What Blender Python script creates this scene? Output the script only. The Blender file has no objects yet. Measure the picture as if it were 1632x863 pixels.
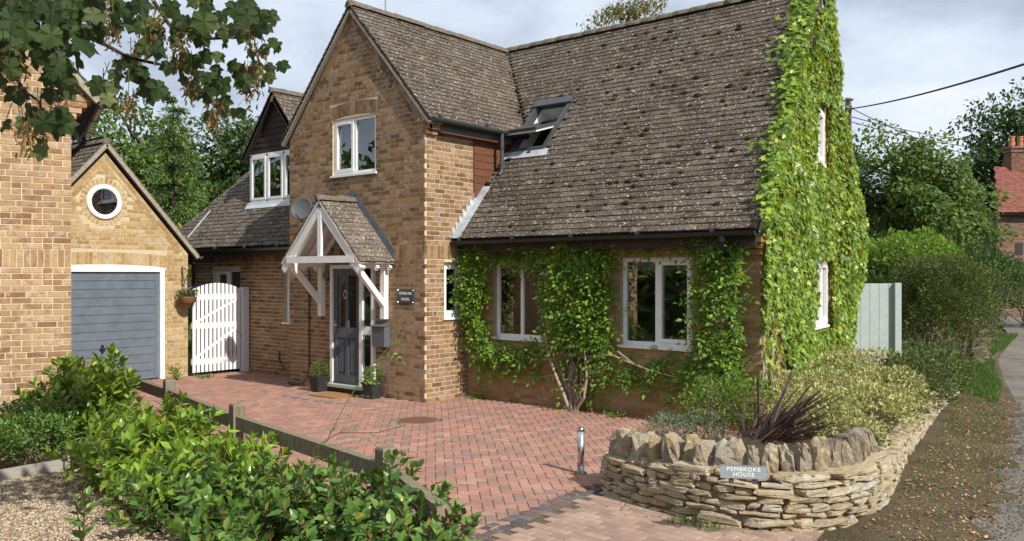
import bpy, math, random
import numpy as np
from mathutils import Matrix, Vector
random.seed(7); rng = np.random.default_rng(11)
S = bpy.context.scene
# ------------------------------------------------------------------ camera, sky, sun
CAM = np.array([9.62, -9.46, 2.01]); YAW = math.radians(39.7); FPX = 1370.0
cd = bpy.data.cameras.new('camera'); cam = bpy.data.objects.new('camera', cd); S.collection.objects.link(cam)
cam.location = CAM; cam.rotation_euler = (math.pi/2, 0, YAW)
cd.sensor_width = 36; cd.lens = FPX/1632*36; cd.shift_y = 5.5/1632; cd.clip_start = .05; cd.clip_end = 3000
S.camera = cam
S.view_settings.view_transform = 'Standard'; S.view_settings.look = 'None'
S.view_settings.exposure = 0.42; S.view_settings.gamma = 1.0
S.render.engine = 'CYCLES'; S.cycles.max_bounces = 7; S.cycles.transparent_max_bounces = 16
SUN_AZ = math.radians(-11.0); SUN_EL = math.radians(40.0)       # azimuth measured from +X
sd = np.array([math.cos(SUN_AZ)*math.cos(SUN_EL), math.sin(SUN_AZ)*math.cos(SUN_EL), math.sin(SUN_EL)])
sl = bpy.data.lights.new('sun', 'SUN'); sl.energy = 4.2; sl.angle = math.radians(.53); sl.color = (1, .945, .86)
sun = bpy.data.objects.new('sun', sl); S.collection.objects.link(sun); sun.location = (20, -4, 20)
sun.rotation_euler = Vector(-sd).to_track_quat('-Z', 'Y').to_euler()
W = bpy.data.worlds.new('World'); S.world = W; W.use_nodes = True
def build_world():
    nt = W.node_tree; N = nt.nodes; L = nt.links; N.clear()
    out = N.new('ShaderNodeOutputWorld'); bg = N.new('ShaderNodeBackground'); L.new(bg.outputs[0], out.inputs[0])
    sky = N.new('ShaderNodeTexSky'); sky.sky_type = 'NISHITA'; sky.sun_disc = False
    sky.sun_elevation = SUN_EL; sky.sun_rotation = math.pi/2 - SUN_AZ
    tc = N.new('ShaderNodeTexCoord'); mp = N.new('ShaderNodeMapping'); mp.inputs['Scale'].default_value = (1.1, 1.1, 2.6)
    mp.inputs['Location'].default_value = (.35, .2, .1)
    L.new(tc.outputs['Generated'], mp.inputs['Vector'])
    n1 = N.new('ShaderNodeTexNoise'); n1.inputs['Scale'].default_value = 2.3; n1.inputs['Detail'].default_value = 7; n1.inputs['Roughness'].default_value = .56
    n2 = N.new('ShaderNodeTexNoise'); n2.inputs['Scale'].default_value = 1.5; n2.inputs['Detail'].default_value = 5
    L.new(mp.outputs[0], n1.inputs['Vector']); L.new(mp.outputs[0], n2.inputs['Vector'])
    cr = N.new('ShaderNodeValToRGB'); e = cr.color_ramp.elements
    e[0].position = .34; e[0].color = (2.2, 2.65, 3.35, 1); e[1].position = .70; e[1].color = (6.1, 6.4, 6.8, 1)
    m = e.new(.5); m.color = (4.1, 4.7, 5.5, 1)
    L.new(n1.outputs[0], cr.inputs[0])
    mk = N.new('ShaderNodeMapRange'); mk.inputs[1].default_value = .34; mk.inputs[2].default_value = .46; mk.inputs[3].default_value = .72; mk.inputs[4].default_value = 1
    L.new(n2.outputs[0], mk.inputs[0])
    mx = N.new('ShaderNodeMix'); mx.data_type = 'RGBA'
    L.new(mk.outputs[0], mx.inputs[0]); L.new(sky.outputs[0], mx.inputs[6]); L.new(cr.outputs[0], mx.inputs[7])
    L.new(mx.outputs[2], bg.inputs[0]); bg.inputs[1].default_value = .126
build_world()
# ------------------------------------------------------------------ camera maths (for choosing which repeats show largest)
CF = np.array([-math.sin(YAW), math.cos(YAW), 0]); CR = np.array([math.cos(YAW), math.sin(YAW), 0])
def proj(P):
    d = np.asarray(P) - CAM; z = d @ CF; z = np.where(z < .05, .05, z)
    return 816 + FPX*(d @ CR)/z, 437 - FPX*d[..., 2]/z, z
def at(px, py, D):
    return CAM + (CF + CR*(px-816)/FPX + np.array([0, 0, 1])*(437-py)/FPX)*D
def on_z(px, py, Z=0):
    r = CF + CR*(px-816)/FPX + np.array([0, 0, 1])*(437-py)/FPX
    return CAM + r*((Z-CAM[2])/r[2])
# ------------------------------------------------------------------ materials
MATS = {}
class NG:
    def __init__(s, name):
        s.m = bpy.data.materials.new(name); s.m.use_nodes = True; s.nt = s.m.node_tree; s.N = s.nt.nodes
        s.b = s.N['Principled BSDF']; MATS[name] = s.m; s._pos = s._rnd = None
    def n(s, t, **k):
        x = s.N.new('ShaderNode'+t)
        for a, v in k.items(): setattr(x, a, v)
        return x
    def l(s, a, b): s.nt.links.new(a, b)
    def pos(s):
        if s._pos is None: s._pos = s.n('NewGeometry').outputs['Position']
        return s._pos
    def rnd(s, k=0):            # one random number per piece, whether it is an object or an island of a joined mesh
        if s._rnd is None:
            a = s.n('ObjectInfo').outputs['Random']; g = s.n('NewGeometry').outputs['Random Per Island']
            x = s.n('Math', operation='ADD'); s.l(a, x.inputs[0]); s.l(g, x.inputs[1])
            s._rnd = s.n('Math', operation='FRACT'); s.l(x.outputs[0], s._rnd.inputs[0])
        if not k: return s._rnd.outputs[0]
        y = s.n('Math', operation='MULTIPLY'); s.l(s._rnd.outputs[0], y.inputs[0]); y.inputs[1].default_value = k
        z = s.n('Math', operation='FRACT'); s.l(y.outputs[0], z.inputs[0]); return z.outputs[0]
    def noise(s, scale, detail=4, rough=.6, vec=None, stretch=None):
        v = vec or s.pos()
        if stretch:
            mp = s.n('Mapping'); mp.inputs['Scale'].default_value = stretch; s.l(v, mp.inputs['Vector']); v = mp.outputs[0]
        x = s.n('TexNoise'); x.inputs['Scale'].default_value = scale; x.inputs['Detail'].default_value = detail
        x.inputs['Roughness'].default_value = rough; s.l(v, x.inputs['Vector']); return x.outputs[0]
    def ramp(s, f, stops, const=False):
        r = s.n('ValToRGB'); e = r.color_ramp.elements
        if const: r.color_ramp.interpolation = 'CONSTANT'
        while len(e) < len(stops): e.new(.5)
        for x, (p, c) in zip(e, stops): x.position = p; x.color = (*c, 1) if len(c) == 3 else c
        s.l(f, r.inputs[0]); return r.outputs[0]
    def rng(s, f, a, b, c, d):
        r = s.n('MapRange'); s.l(f, r.inputs[0])
        for i, v in enumerate((a, b, c, d)): r.inputs[i+1].default_value = v
        return r.outputs[0]
    def mix(s, f, a, b, mode='MIX'):
        x = s.n('Mix', data_type='RGBA', blend_type=mode)
        for sock, v in ((x.inputs[0], f), (x.inputs[6], a), (x.inputs[7], b)):
            if isinstance(v, (int, float)): sock.default_value = v
            elif isinstance(v, tuple): sock.default_value = (*v, 1)
            else: s.l(v, sock)
        return x.outputs[2]
    def col(s, c):
        if isinstance(c, tuple): s.b.inputs['Base Color'].default_value = (*c, 1)
        else: s.l(c, s.b.inputs['Base Color'])
        return s
    def surf(s, rough=.8, spec=.3, metal=0):
        s.b.inputs['Roughness'].default_value = rough; s.b.inputs['Specular IOR Level'].default_value = spec; s.b.inputs['Metallic'].default_value = metal
        return s
    def bump(s, h, strength=.4, dist=.01):
        x = s.n('Bump'); x.inputs['Strength'].default_value = strength; x.inputs['Distance'].default_value = dist
        s.l(h, x.inputs['Height']); s.l(x.outputs[0], s.b.inputs['Normal']); return s
def plain(name, c, rough=.6, spec=.4, metal=0, vary=.12, scale=14, bump=0):
    g = NG(name); n = g.noise(scale, 5)
    g.col(g.mix(g.rng(n, .3, .7, 0, 1), tuple(x*(1-vary) for x in c), tuple(min(1, x*(1+vary)) for x in c))).surf(rough, spec, metal)
    if bump: g.bump(n, bump, .01)
    return g.m
def brick_mat(name, stops, smudge, smudge_amt, gain=1.0):
    g = NG(name); r = g.rnd()
    c = g.ramp(r, stops)
    of = g.n('VectorMath', operation='ADD'); sc = g.n('Math', operation='MULTIPLY'); g.l(r, sc.inputs[0]); sc.inputs[1].default_value = 61.0; g.l(g.pos(), of.inputs[0]); g.l(sc.outputs[0], of.inputs[1]); ov = of.outputs[0]
    sm = g.noise(7.5, 3, .6, vec=ov); sm = g.rng(sm, .55, .68, 0, smudge_amt)
    c = g.mix(sm, c, smudge)
    dk = g.rng(g.noise(10, 4, .7, vec=ov), .5, .72, 0, .6)
    c = g.mix(g.rng(g.noise(1.1, 3), .45, .7, 0, .3), c, tuple(x*.55 for x in stops[0][1]))
    c = g.mix(dk, c, tuple(x*.42 for x in stops[0][1]))
    fine = g.noise(160, 3, .7)
    c = g.mix(g.rng(fine, .35, .65, .35, 0), c, (.12, .07, .035))
    g.col(c).surf(.9, .15).bump(g.noise(70, 4, .7), .5, .006); return g.m
def mortar_mat(name, c):
    g = NG(name); n = g.noise(25, 5, .7)
    c2 = g.mix(g.rng(n, .35, .7, 0, 1), tuple(x*.75 for x in c), tuple(x*1.1 for x in c))
    g.col(c2).surf(.95, .1).bump(g.noise(120, 3), .5, .004); return g.m
HB = [(0, (.16, .088, .046)), (.25, (.265, .152, .078)), (.55, (.345, .21, .115)), (.8, (.41, .268, .153)), (1, (.31, .24, .18))]
brick_mat('brick_house', HB, (.47, .41, .37), .7)
brick_mat('brick_neighbour', [(0, (.25, .135, .07)), (.3, (.385, .23, .125)), (.6, (.475, .31, .175)), (1, (.54, .375, .22))], (.53, .47, .42), .62)
brick_mat('brick_garage', [(0, (.40, .245, .095)), (.4, (.50, .345, .16)), (.7, (.55, .41, .215)), (1, (.58, .46, .27))], (.60, .53, .42), .7)
brick_mat('brick_wisteria_wall', [(0, (.31, .18, .07)), (.5, (.42, .265, .115)), (1, (.48, .33, .16))], (.38, .31, .24), .4)
brick_mat('brick_red', [(0, (.13, .06, .045)), (.5, (.19, .09, .065)), (1, (.25, .14, .105))], (.38, .27, .21), .4)
mortar_mat('mortar_warm', (.68, .55, .37)); mortar_mat('mortar_pale', (.60, .50, .34)); mortar_mat('mortar_grey', (.36, .31, .24))
def tile_mat(name, stops, lich, moss):
    g = NG(name); c = g.ramp(g.rnd(), stops)
    c = g.mix(g.rng(g.noise(1.6, 4), .42, .68, 0, .6), c, (.135, .112, .092))
    c = g.mix(g.rng(g.noise(9, 4), .5, .7, 0, moss), c, (.055, .048, .02))
    v = g.noise(26, 2, .6); c = g.mix(g.rng(v, .625, .66, 0, lich), c, (.60, .57, .51)); v2 = g.noise(48, 2, .5); c = g.mix(g.rng(v2, .635, .66, 0, lich*.8), c, (.5, .46, .4))
    g.col(c).surf(.92, .12).bump(g.noise(60, 4, .7), .6, .008); return g.m
tile_mat('roof_tile', [(0, (.060, .044, .034)), (.5, (.080, .060, .046)), (.9, (.102, .078, .06)), (1, (.15, .12, .094))], .7, .6)
tile_mat('porch_tile', [(0, (.095, .072, .055)), (.5, (.135, .105, .081)), (1, (.19, .152, .12))], .85, .6)
plain('ridge_tile', (.15, .122, .097), .95, .1, vary=.4, scale=22, bump=.5)
plain('roof_underlay', (.05, .042, .036), .95, .1)
plain('verge_cement', (.31, .27, .215), .95, .1, vary=.3, scale=30, bump=.4)
plain('white_paint', (.78, .78, .765), .45, .4, vary=.07, scale=9)
plain('gate_paint', (.76, .77, .775), .58, .3, vary=.10, scale=14, bump=.15)
plain('door_grey', (.085, .10, .115), .38, .45, vary=.08)
plain('garage_grey', (.125, .152, .184), .55, .4, vary=.14, scale=5)
plain('mailbox_grey', (.10, .11, .125), .45, .4, vary=.05)
plain('black_plastic', (.018, .018, .02), .38, .5, vary=.1)
plain('gutter_grey', (.055, .058, .062), .4, .5, vary=.15, scale=6)
plain('fascia_brown', (.035, .024, .018), .5, .4, vary=.2)
plain('lead', (.40, .43, .46), .55, .5, vary=.25, scale=7, bump=.2)
plain('lead_dark', (.12, .135, .155), .6, .4, vary=.15)
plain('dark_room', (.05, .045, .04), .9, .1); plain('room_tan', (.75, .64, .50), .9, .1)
plain('room_white', (.62, .60, .56), .8, .1, vary=.03)
plain('blind', (.5, .48, .43), .9, .1)
plain('cardboard', (.42, .22, .10), .8, .1)
plain('steel', (.56, .55, .54), .26, .5, 1, vary=.06, scale=40)
plain('slate_sign', (.055, .065, .065), .5, .4, vary=.1)
plain('metal_sign', (.25, .28, .29), .4, .5, vary=.08)
plain('lettering', (.82, .82, .8), .5, .3, vary=.02)
plain('rubber_mat', (.30, .17, .075), 1, .05, vary=.3, scale=150, bump=.8)
plain('iron_rust', (.16, .075, .045), .85, .2, vary=.4, scale=60, bump=.6)
plain('wicker', (.24, .12, .06), .8, .2, vary=.4, scale=50, bump=.6)
plain('pot_black', (.03, .03, .032), .5, .4, vary=.2)
plain('dish_grey', (.085, .09, .097), .5, .4, vary=.06)
plain('gate_sage', (.36, .41, .39), .6, .3, vary=.08, scale=8)
plain('petal', (.33, .22, .5), .7, .2, vary=.3)
plain('flower_yellow', (.7, .4, .03), .7, .2, vary=.3)
plain('terracotta', (.45, .20, .10), .8, .2, vary=.15)
plain('wire_black', (.012, .012, .013), .6, .3)
def wood(name, a, b, sx=(1, 1, 18), rough=.85):
    g = NG(name); n = g.noise(5, 6, .65, stretch=sx); n2 = g.noise(30, 4, .7, stretch=sx)
    c = g.mix(g.rng(n, .3, .7, 0, 1), a, b); c = g.mix(g.rng(g.rnd(), 0, 1, 0, .35), c, tuple(x*.55 for x in a))
    c = g.mix(g.rng(n2, .5, .75, 0, .5), c, tuple(x*.4 for x in a))
    g.col(c).surf(rough, .2).bump(n2, .5, .006); return g.m
wood('cladding_red', (.11, .045, .028), (.20, .085, .045)); wood('cladding_dark', (.035, .026, .022), (.075, .055, .046))
wood('weathered_wood', (.15, .125, .085), (.31, .265, .19), (6, 6, 1.2)); wood('pole_wood', (.16, .14, .12), (.30, .27, .235), (8, 8, .5)); wood('edging_wood', (.30, .27, .23), (.46, .43, .38))
def paver_mat(name, stops, grime):
    g = NG(name); c = g.ramp(g.rnd(), stops)
    c = g.mix(g.rng(g.noise(2.2, 4), .42, .68, 0, .5), c, (.25, .155, .125))
    c = g.mix(g.rng(g.noise(6, 5, .7), .5, .72, 0, grime), c, (.13, .11, .10))
    c = g.mix(g.rng(g.noise(190, 2, .7), .4, .62, .4, 0), c, (.14, .08, .065))
    g.col(c).surf(.9, .15).bump(g.noise(140, 3, .7), .4, .003); return g.m
paver_mat('paver_red', [(0, (.26, .19, .165)), (.18, (.33, .205, .165)), (.34, (.40, .205, .15)), (.75, (.445, .235, .17)), (1, (.47, .29, .22))], .35)
paver_mat('paver_buff', [(0, (.30, .22, .17)), (.5, (.40, .28, .21)), (1, (.48, .35, .265))], .4)
paver_mat('paver_grey', [(0, (.15, .155, .155)), (.5, (.20, .205, .20)), (1, (.25, .25, .24))], .3)
paver_mat('sett_dark', [(0, (.05, .055, .065)), (.5, (.085, .09, .10)), (1, (.13, .13, .135))], .3)
def ground_mat(name, cols, sc=(1.2, 9, 60), rough=.95, bump=.6, dist=.02):
    g = NG(name); a = g.noise(sc[0], 5); b = g.noise(sc[1], 5, .7); d = g.noise(sc[2], 4, .75)
    c = g.mix(g.rng(a, .35, .65, 0, 1), cols[0], cols[1]); c = g.mix(g.rng(b, .45, .7, 0, .75), c, cols[2])
    c = g.mix(g.rng(d, .5, .68, 0, .7), c, cols[3]); g.col(c).surf(rough, .1).bump(d, bump, dist); return g.m
ground_mat('joint_sand', [(.12, .10, .07), (.15, .12, .085), (.07, .075, .035), (.2, .165, .12)])
ground_mat('soil', [(.085, .06, .04), (.06, .042, .03), (.12, .085, .055), (.04, .03, .022)])
ground_mat('verge_dirt', [(.15, .108, .066), (.07, .052, .034), (.085, .10, .036), (.235, .18, .115)], (1.6, 4.5, 38), bump=1.0, dist=.03)
ground_mat('asphalt', [(.205, .185, .16), (.125, .115, .10), (.25, .22, .18), (.085, .08, .072)], (1.0, 2.2, 110), .95, .6, .008)
ground_mat('grass_ground', [(.06, .085, .025), (.045, .07, .02), (.09, .10, .035), (.03, .045, .015)])
ground_mat('gravel_base', [(.30, .25, .185), (.24, .20, .15), (.36, .30, .23), (.11, .085, .06)], (2, 20, 70), .95, 1, .02)
def pebble(name, stops):
    g = NG(name); g.col(g.ramp(g.rnd(), stops)).surf(.85, .2); return g.m
pebble('pebble', [(0, (.20, .13, .075)), (.4, (.36, .27, .18)), (.8, (.46, .37, .26)), (1, (.54, .47, .38))])
pebble('litter', [(0, (.12, .05, .02)), (.4, (.24, .12, .05)), (.8, (.36, .22, .10)), (1, (.5, .36, .2))])
pebble('litter_dark', [(0, (.05, .038, .026)), (.5, (.10, .078, .052)), (1, (.20, .16, .11))])
pebble('litter_bright', [(0, (.26, .06, .03)), (.5, (.36, .16, .05)), (1, (.5, .3, .07))])
def stone_mat(name, stops, lich):
    g = NG(name); c = g.ramp(g.rnd(), stops)
    c = g.mix(g.rng(g.noise(14, 5, .7), .42, .68, 0, .6), c, tuple(x*.5 for x in stops[0][1]))
    c = g.mix(g.rng(g.noise(9, 4), .52, .68, 0, .55), c, (.46, .30, .11))
    c = g.mix(g.rng(g.noise(34, 3, .7), .57, .66, 0, lich), c, (.52, .50, .46))
    c = g.mix(g.rng(g.noise(60, 3, .7), .6, .7, 0, .6), c, (.07, .06, .05))
    g.col(c).surf(.95, .1).bump(g.noise(38, 6, .75), 1.0, .022); return g.m
stone_mat('wall_stone', [(0, (.40, .315, .205)), (.4, (.52, .425, .285)), (.7, (.58, .49, .335)), (1, (.54, .50, .41))], .6)
stone_mat('coping_stone', [(0, (.27, .225, .165)), (.5, (.37, .31, .23)), (.8, (.40, .29, .15)), (1, (.42, .38, .31))], .75)
mortar_mat('wall_mortar', (.40, .325, .215)); mortar_mat('stone_mortar', (.25, .195, .125))  # core mortar is darkened to paint in shadow between the stones
def leaf_mat(name, stops, trans=.3, rough=.5, spec=.35, tcol=None):
    g = NG(name); c = g.ramp(g.rnd(), stops)
    c = g.mix(g.rng(g.noise(2.5, 3), .4, .65, 0, .35), c, tuple(x*.6 for x in stops[0][1]))
    g.col(c).surf(rough, spec)
    t = g.n('BsdfTranslucent'); tc = g.mix(.5, c, tcol or tuple(min(1, x*1.6) for x in stops[-1][1])); g.l(tc, t.inputs[0])
    ms = g.n('MixShader'); ms.inputs[0].default_value = trans
    g.l(g.b.outputs[0], ms.inputs[1]); g.l(t.outputs[0], ms.inputs[2]); g.l(ms.outputs[0], g.N['Material Output'].inputs[0]); return g.m
leaf_mat('leaf_creeper', [(0, (.06, .14, .014)), (.3, (.14, .26, .022)), (.7, (.24, .385, .035)), (.93, (.39, .48, .055)), (1, (.46, .40, .055))], .28, .36, .5)
leaf_mat('leaf_wisteria', [(0, (.06, .135, .016)), (.4, (.11, .22, .026)), (.8, (.19, .32, .04)), (1, (.32, .41, .055))], .35, .45)
leaf_mat('leaf_laurel', [(0, (.09, .19, .018)), (.4, (.17, .31, .028)), (.75, (.27, .43, .042)), (.975, (.32, .43, .055)), (.985, (.40, .33, .06)), (1, (.22, .12, .04))], .3, .3, .5)
leaf_mat('leaf_viburnum', [(0, (.05, .125, .02)), (.5, (.10, .215, .034)), (.85, (.16, .30, .048)), (.975, (.20, .30, .06)), (.985, (.36, .33, .06)), (1, (.18, .09, .035))], .25, .38, .45)
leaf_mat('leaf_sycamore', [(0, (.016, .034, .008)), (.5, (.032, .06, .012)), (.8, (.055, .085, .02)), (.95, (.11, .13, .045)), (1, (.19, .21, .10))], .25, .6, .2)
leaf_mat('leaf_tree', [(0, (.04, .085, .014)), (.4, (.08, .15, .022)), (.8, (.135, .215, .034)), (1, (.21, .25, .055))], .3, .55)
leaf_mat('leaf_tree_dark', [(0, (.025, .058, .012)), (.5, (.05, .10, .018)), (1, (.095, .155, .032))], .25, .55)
leaf_mat('leaf_conifer', [(0, (.07, .13, .03)), (.5, (.12, .20, .045)), (1, (.18, .26, .065))], .25, .6)
leaf_mat('leaf_birch', [(0, (.09, .12, .025)), (.6, (.15, .19, .04)), (.9, (.20, .21, .055)), (1, (.38, .2, .05))], .35, .5)
leaf_mat('leaf_yellow', [(0, (.22, .20, .03)), (1, (.42, .38, .06))], .3, .5)
leaf_mat('leaf_hedge', [(0, (.03, .055, .01)), (.5, (.065, .10, .016)), (.85, (.125, .165, .028)), (1, (.20, .20, .05))], .25, .55)
leaf_mat('leaf_euonymus', [(0, (.07, .12, .02)), (.3, (.18, .23, .04)), (.5, (.42, .40, .13)), (1, (.66, .58, .27))], .25, .5)
leaf_mat('leaf_spindle', [(0, (.05, .11, .015)), (.5, (.11, .20, .025)), (1, (.24, .32, .045))], .3, .4)
leaf_mat('leaf_hebe', [(0, (.06, .10, .05)), (.6, (.13, .18, .10)), (1, (.24, .28, .18))], .2, .5)
leaf_mat('leaf_ivy_ground', [(0, (.03, .06, .012)), (.6, (.07, .11, .025)), (1, (.18, .19, .05))], .25, .45)
leaf_mat('leaf_box', [(0, (.04, .09, .012)), (.5, (.09, .17, .02)), (1, (.19, .28, .04))], .25, .4)
leaf_mat('leaf_phormium', [(0, (.028, .019, .017)), (.5, (.05, .03, .025)), (.85, (.085, .046, .033)), (1, (.15, .075, .045))], .1, .42, .4)
leaf_mat('grass_blade', [(0, (.04, .09, .012)), (.5, (.075, .15, .02)), (1, (.14, .21, .04))], .3, .5)
leaf_mat('moss', [(0, (.028, .02, .01)), (.6, (.05, .035, .016)), (.9, (.075, .06, .02)), (1, (.09, .10, .025))], .05, .95, .05)
leaf_mat('seed_key', [(0, (.09, .045, .02)), (.6, (.17, .09, .035)), (.9, (.27, .18, .05)), (1, (.33, .28, .05))], .3, .6)
plain('bark', (.20, .155, .115), .95, .1, vary=.45, scale=26, bump=.9); plain('bark_pale', (.36, .29, .22), .95, .1, vary=.3, scale=30, bump=.6)
plain('stem_green', (.10, .15, .04), .7, .2, vary=.3); plain('stem_red', (.14, .06, .04), .7, .2, vary=.3); plain('bark_dark', (.05, .042, .034), .95, .1, vary=.3)
def glass_mat():
    g = NG('glass'); fr = g.n('Fresnel'); fr.inputs[0].default_value = 1.62
    gl = g.n('BsdfGlossy'); gl.inputs[1].default_value = .0; gl.inputs[0].default_value = (.95, .97, 1, 1)
    tr = g.n('BsdfTransparent'); tr.inputs[0].default_value = (.78, .81, .81, 1)
    ad = g.n('Math', operation='MULTIPLY_ADD'); g.l(fr.outputs[0], ad.inputs[0]); ad.inputs[1].default_value = 2.1; ad.inputs[2].default_value = .05
    ms = g.n('MixShader'); g.l(ad.outputs[0], ms.inputs[0]); g.l(tr.outputs[0], ms.inputs[1]); g.l(gl.outputs[0], ms.inputs[2])
    b = g.n('Bump'); b.inputs['Strength'].default_value = .05; b.inputs['Distance'].default_value = .01; g.l(g.noise(2.2, 1), b.inputs['Height'])
    g.l(b.outputs[0], gl.inputs['Normal']); g.l(ms.outputs[0], g.N['Material Output'].inputs[0]); return g.m
glass_mat()
# ------------------------------------------------------------------ mesh helpers
Z3 = np.array([0, 0, 1.0])
def A(*v): return np.array(v, float)
def unit(v): v = np.asarray(v, float); return v/np.linalg.norm(v)
class MB:
    """Collects shapes in world coordinates; build() links them as ONE mesh object."""
    def __init__(s): s.v = []; s.f = []; s.n = 0
    def add(s, V, F):
        V = np.asarray(V, float).reshape(-1, 3); s.v.append(V); s.f += [tuple(i+s.n for i in q) for q in F]; s.n += len(V); return s
    def box(s, a, b):
        (x0, y0, z0), (x1, y1, z1) = a, b
        return s.add([(x0,y0,z0),(x1,y0,z0),(x1,y1,z0),(x0,y1,z0),(x0,y0,z1),(x1,y0,z1),(x1,y1,z1),(x0,y1,z1)],
                     [(3,2,1,0),(4,5,6,7),(0,1,5,4),(1,2,6,5),(2,3,7,6),(3,0,4,7)])
    def obox(s, o, u, v, w):          # corner + three edge vectors
        o, u, v, w = map(np.asarray, (o, u, v, w))
        P = [o, o+u, o+u+v, o+v, o+w, o+u+w, o+u+v+w, o+v+w]
        F = [(3,2,1,0),(4,5,6,7),(0,1,5,4),(1,2,6,5),(2,3,7,6),(3,0,4,7)]
        if np.dot(np.cross(u, v), w) < 0: F = [f[::-1] for f in F]
        return s.add(P, F)
    def bar(s, p, q, w, h, up=Z3):    # beam between two points
        p, q = np.asarray(p, float), np.asarray(q, float); d = unit(q-p); a = np.cross(d, up)
        a = unit(a) if np.linalg.norm(a) > 1e-6 else A(1, 0, 0); b = np.cross(a, d)
        return s.obox(p-a*w/2-b*h/2, q-p, a*w, b*h)
    def prism(s, poly, ext):          # polygon of 3-D points pushed along ext
        P = np.asarray(poly, float); n = len(P); e = np.asarray(ext, float)
        nrm = sum(np.cross(P[i]-P[0], P[(i+1) % n]-P[0]) for i in range(1, n-1))
        F = [tuple(range(n))[::-1], tuple(range(n, 2*n))] + [(i, (i+1) % n, n+(i+1) % n, n+i) for i in range(n)]
        if np.dot(nrm, e) < 0: F = [f[::-1] for f in F]
        return s.add(np.vstack([P, P+e]), F)
    def tube(s, pts, r, k=8, caps=True):
        P = np.asarray(pts, float); R = np.broadcast_to(np.asarray(r, float), (len(P),))
        V = []; prev = None
        for i in range(len(P)):
            d = P[min(i+1, len(P)-1)]-P[max(i-1, 0)]; d = unit(d)
            a = prev if prev is not None else (np.cross(d, Z3) if abs(d[2]) < .95 else np.cross(d, A(1, 0, 0)))
            a = unit(a - d*np.dot(a, d)); prev = a; b = np.cross(d, a)
            for j in range(k):
                t = 2*math.pi*j/k; V.append(P[i]+R[i]*(a*math.cos(t)+b*math.sin(t)))
        F = [(i*k+j, i*k+(j+1) % k, (i+1)*k+(j+1) % k, (i+1)*k+j) for i in range(len(P)-1) for j in range(k)]
        if caps: F += [tuple(range(k))[::-1], tuple(range((len(P)-1)*k, len(P)*k))]
        return s.add(V, F)
    def lathe(s, c, prof, k=20, axis=Z3):   # prof: (r, h) pairs
        c = np.asarray(c, float); ax = unit(axis); a = unit(np.cross(ax, A(1, 0, 0) if abs(ax[0]) < .9 else A(0, 1, 0))); b = np.cross(ax, a)
        V = [c+ax*h+r*(a*math.cos(2*math.pi*j/k)+b*math.sin(2*math.pi*j/k)) for r, h in prof for j in range(k)]
        F = [(i*k+j, i*k+(j+1) % k, (i+1)*k+(j+1) % k, (i+1)*k+j) for i in range(len(prof)-1) for j in range(k)]
        return s.add(V, F + [tuple(range(k))[::-1], tuple(range((len(prof)-1)*k, len(prof)*k))])
    def mesh(s, name, off=None):
        V = np.vstack(s.v) if s.v else np.zeros((0, 3))
        if off is not None: V = V - off
        m = bpy.data.meshes.new(name); m.from_pydata(V.tolist(), [], s.f); m.update(); return m
def link(o): S.collection.objects.link(o); return o
class Thing:
    """An Empty at the thing's base that parents its parts; or, for the setting, a mesh with kind = structure."""
    def __init__(s, name, label=None, cat=None, loc=(0, 0, 0), group=None, mb=None, mat=None, kind=None, smooth=False):
        s.loc = np.asarray(loc, float)
        s.o = bpy.data.objects.new(name, mb.mesh(name, s.loc) if mb else None); link(s.o); s.o.location = s.loc
        if mat: s.o.data.materials.append(MATS[mat])
        if smooth: s.o.data.shade_smooth()
        if not mb: s.o.empty_display_size = .2
        for k, v in (('label', label), ('category', cat), ('group', group), ('kind', kind)):
            if v: s.o[k] = v
    def part(s, name, mb, mat, parent=None, label=None, kind=None, smooth=False):
        m = mb if isinstance(mb, bpy.types.Mesh) else mb.mesh(name, s.loc)
        o = bpy.data.objects.new(name, m); link(o)
        if not m.materials: m.materials.append(MATS[mat])
        o.parent = parent or s.o
        if smooth: m.shade_smooth()
        if label: o['label'] = label
        if kind: o['kind'] = kind
        return o
    def scatter(s, name, tpl, Ms, mat, n_ind, parent=None, stuff=None, label=None, mask=None, smooth=False):
        """Repeats of one template: those that show largest become objects of their own that share a mesh, the rest one joined part."""
        Ms = np.asarray(Ms, float)
        if not len(Ms): return
        c = tpl[0].mean(0); P = Ms[:, :3, :3] @ c + Ms[:, :3, 3]
        x, y, z = proj(P); size = np.abs(np.linalg.det(Ms[:, :3, :3]))**(1/3)/z
        ok = (x > 4) & (x < 1628) & (y > 4) & (y < 859)
        if mask is not None: ok &= mask
        size = np.where(ok, size, size*1e-6); order = np.argsort(-size)
        ind = [i for i in order[:n_ind] if ok[i]]; rest = np.setdiff1d(np.arange(len(Ms)), ind)
        if len(ind):
            m = bpy.data.meshes.new(name); m.from_pydata(tpl[0].tolist(), [], tpl[1]); m.update(); m.materials.append(MATS[mat])
            if smooth: m.shade_smooth()
            for i in ind:
                o = bpy.data.objects.new(name, m); S.collection.objects.link(o); o.parent = parent or s.o
                M = Ms[i].copy(); M[:3, 3] -= s.loc; o.matrix_local = Matrix(M.tolist())
        if len(rest):
            m = inst_mesh(stuff or name, tpl, Ms[rest], s.loc); m.materials.append(MATS[mat])
            if smooth: m.shade_smooth()
            o = bpy.data.objects.new(stuff or name, m); S.collection.objects.link(o); o.parent = parent or s.o; o['kind'] = 'stuff'
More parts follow.
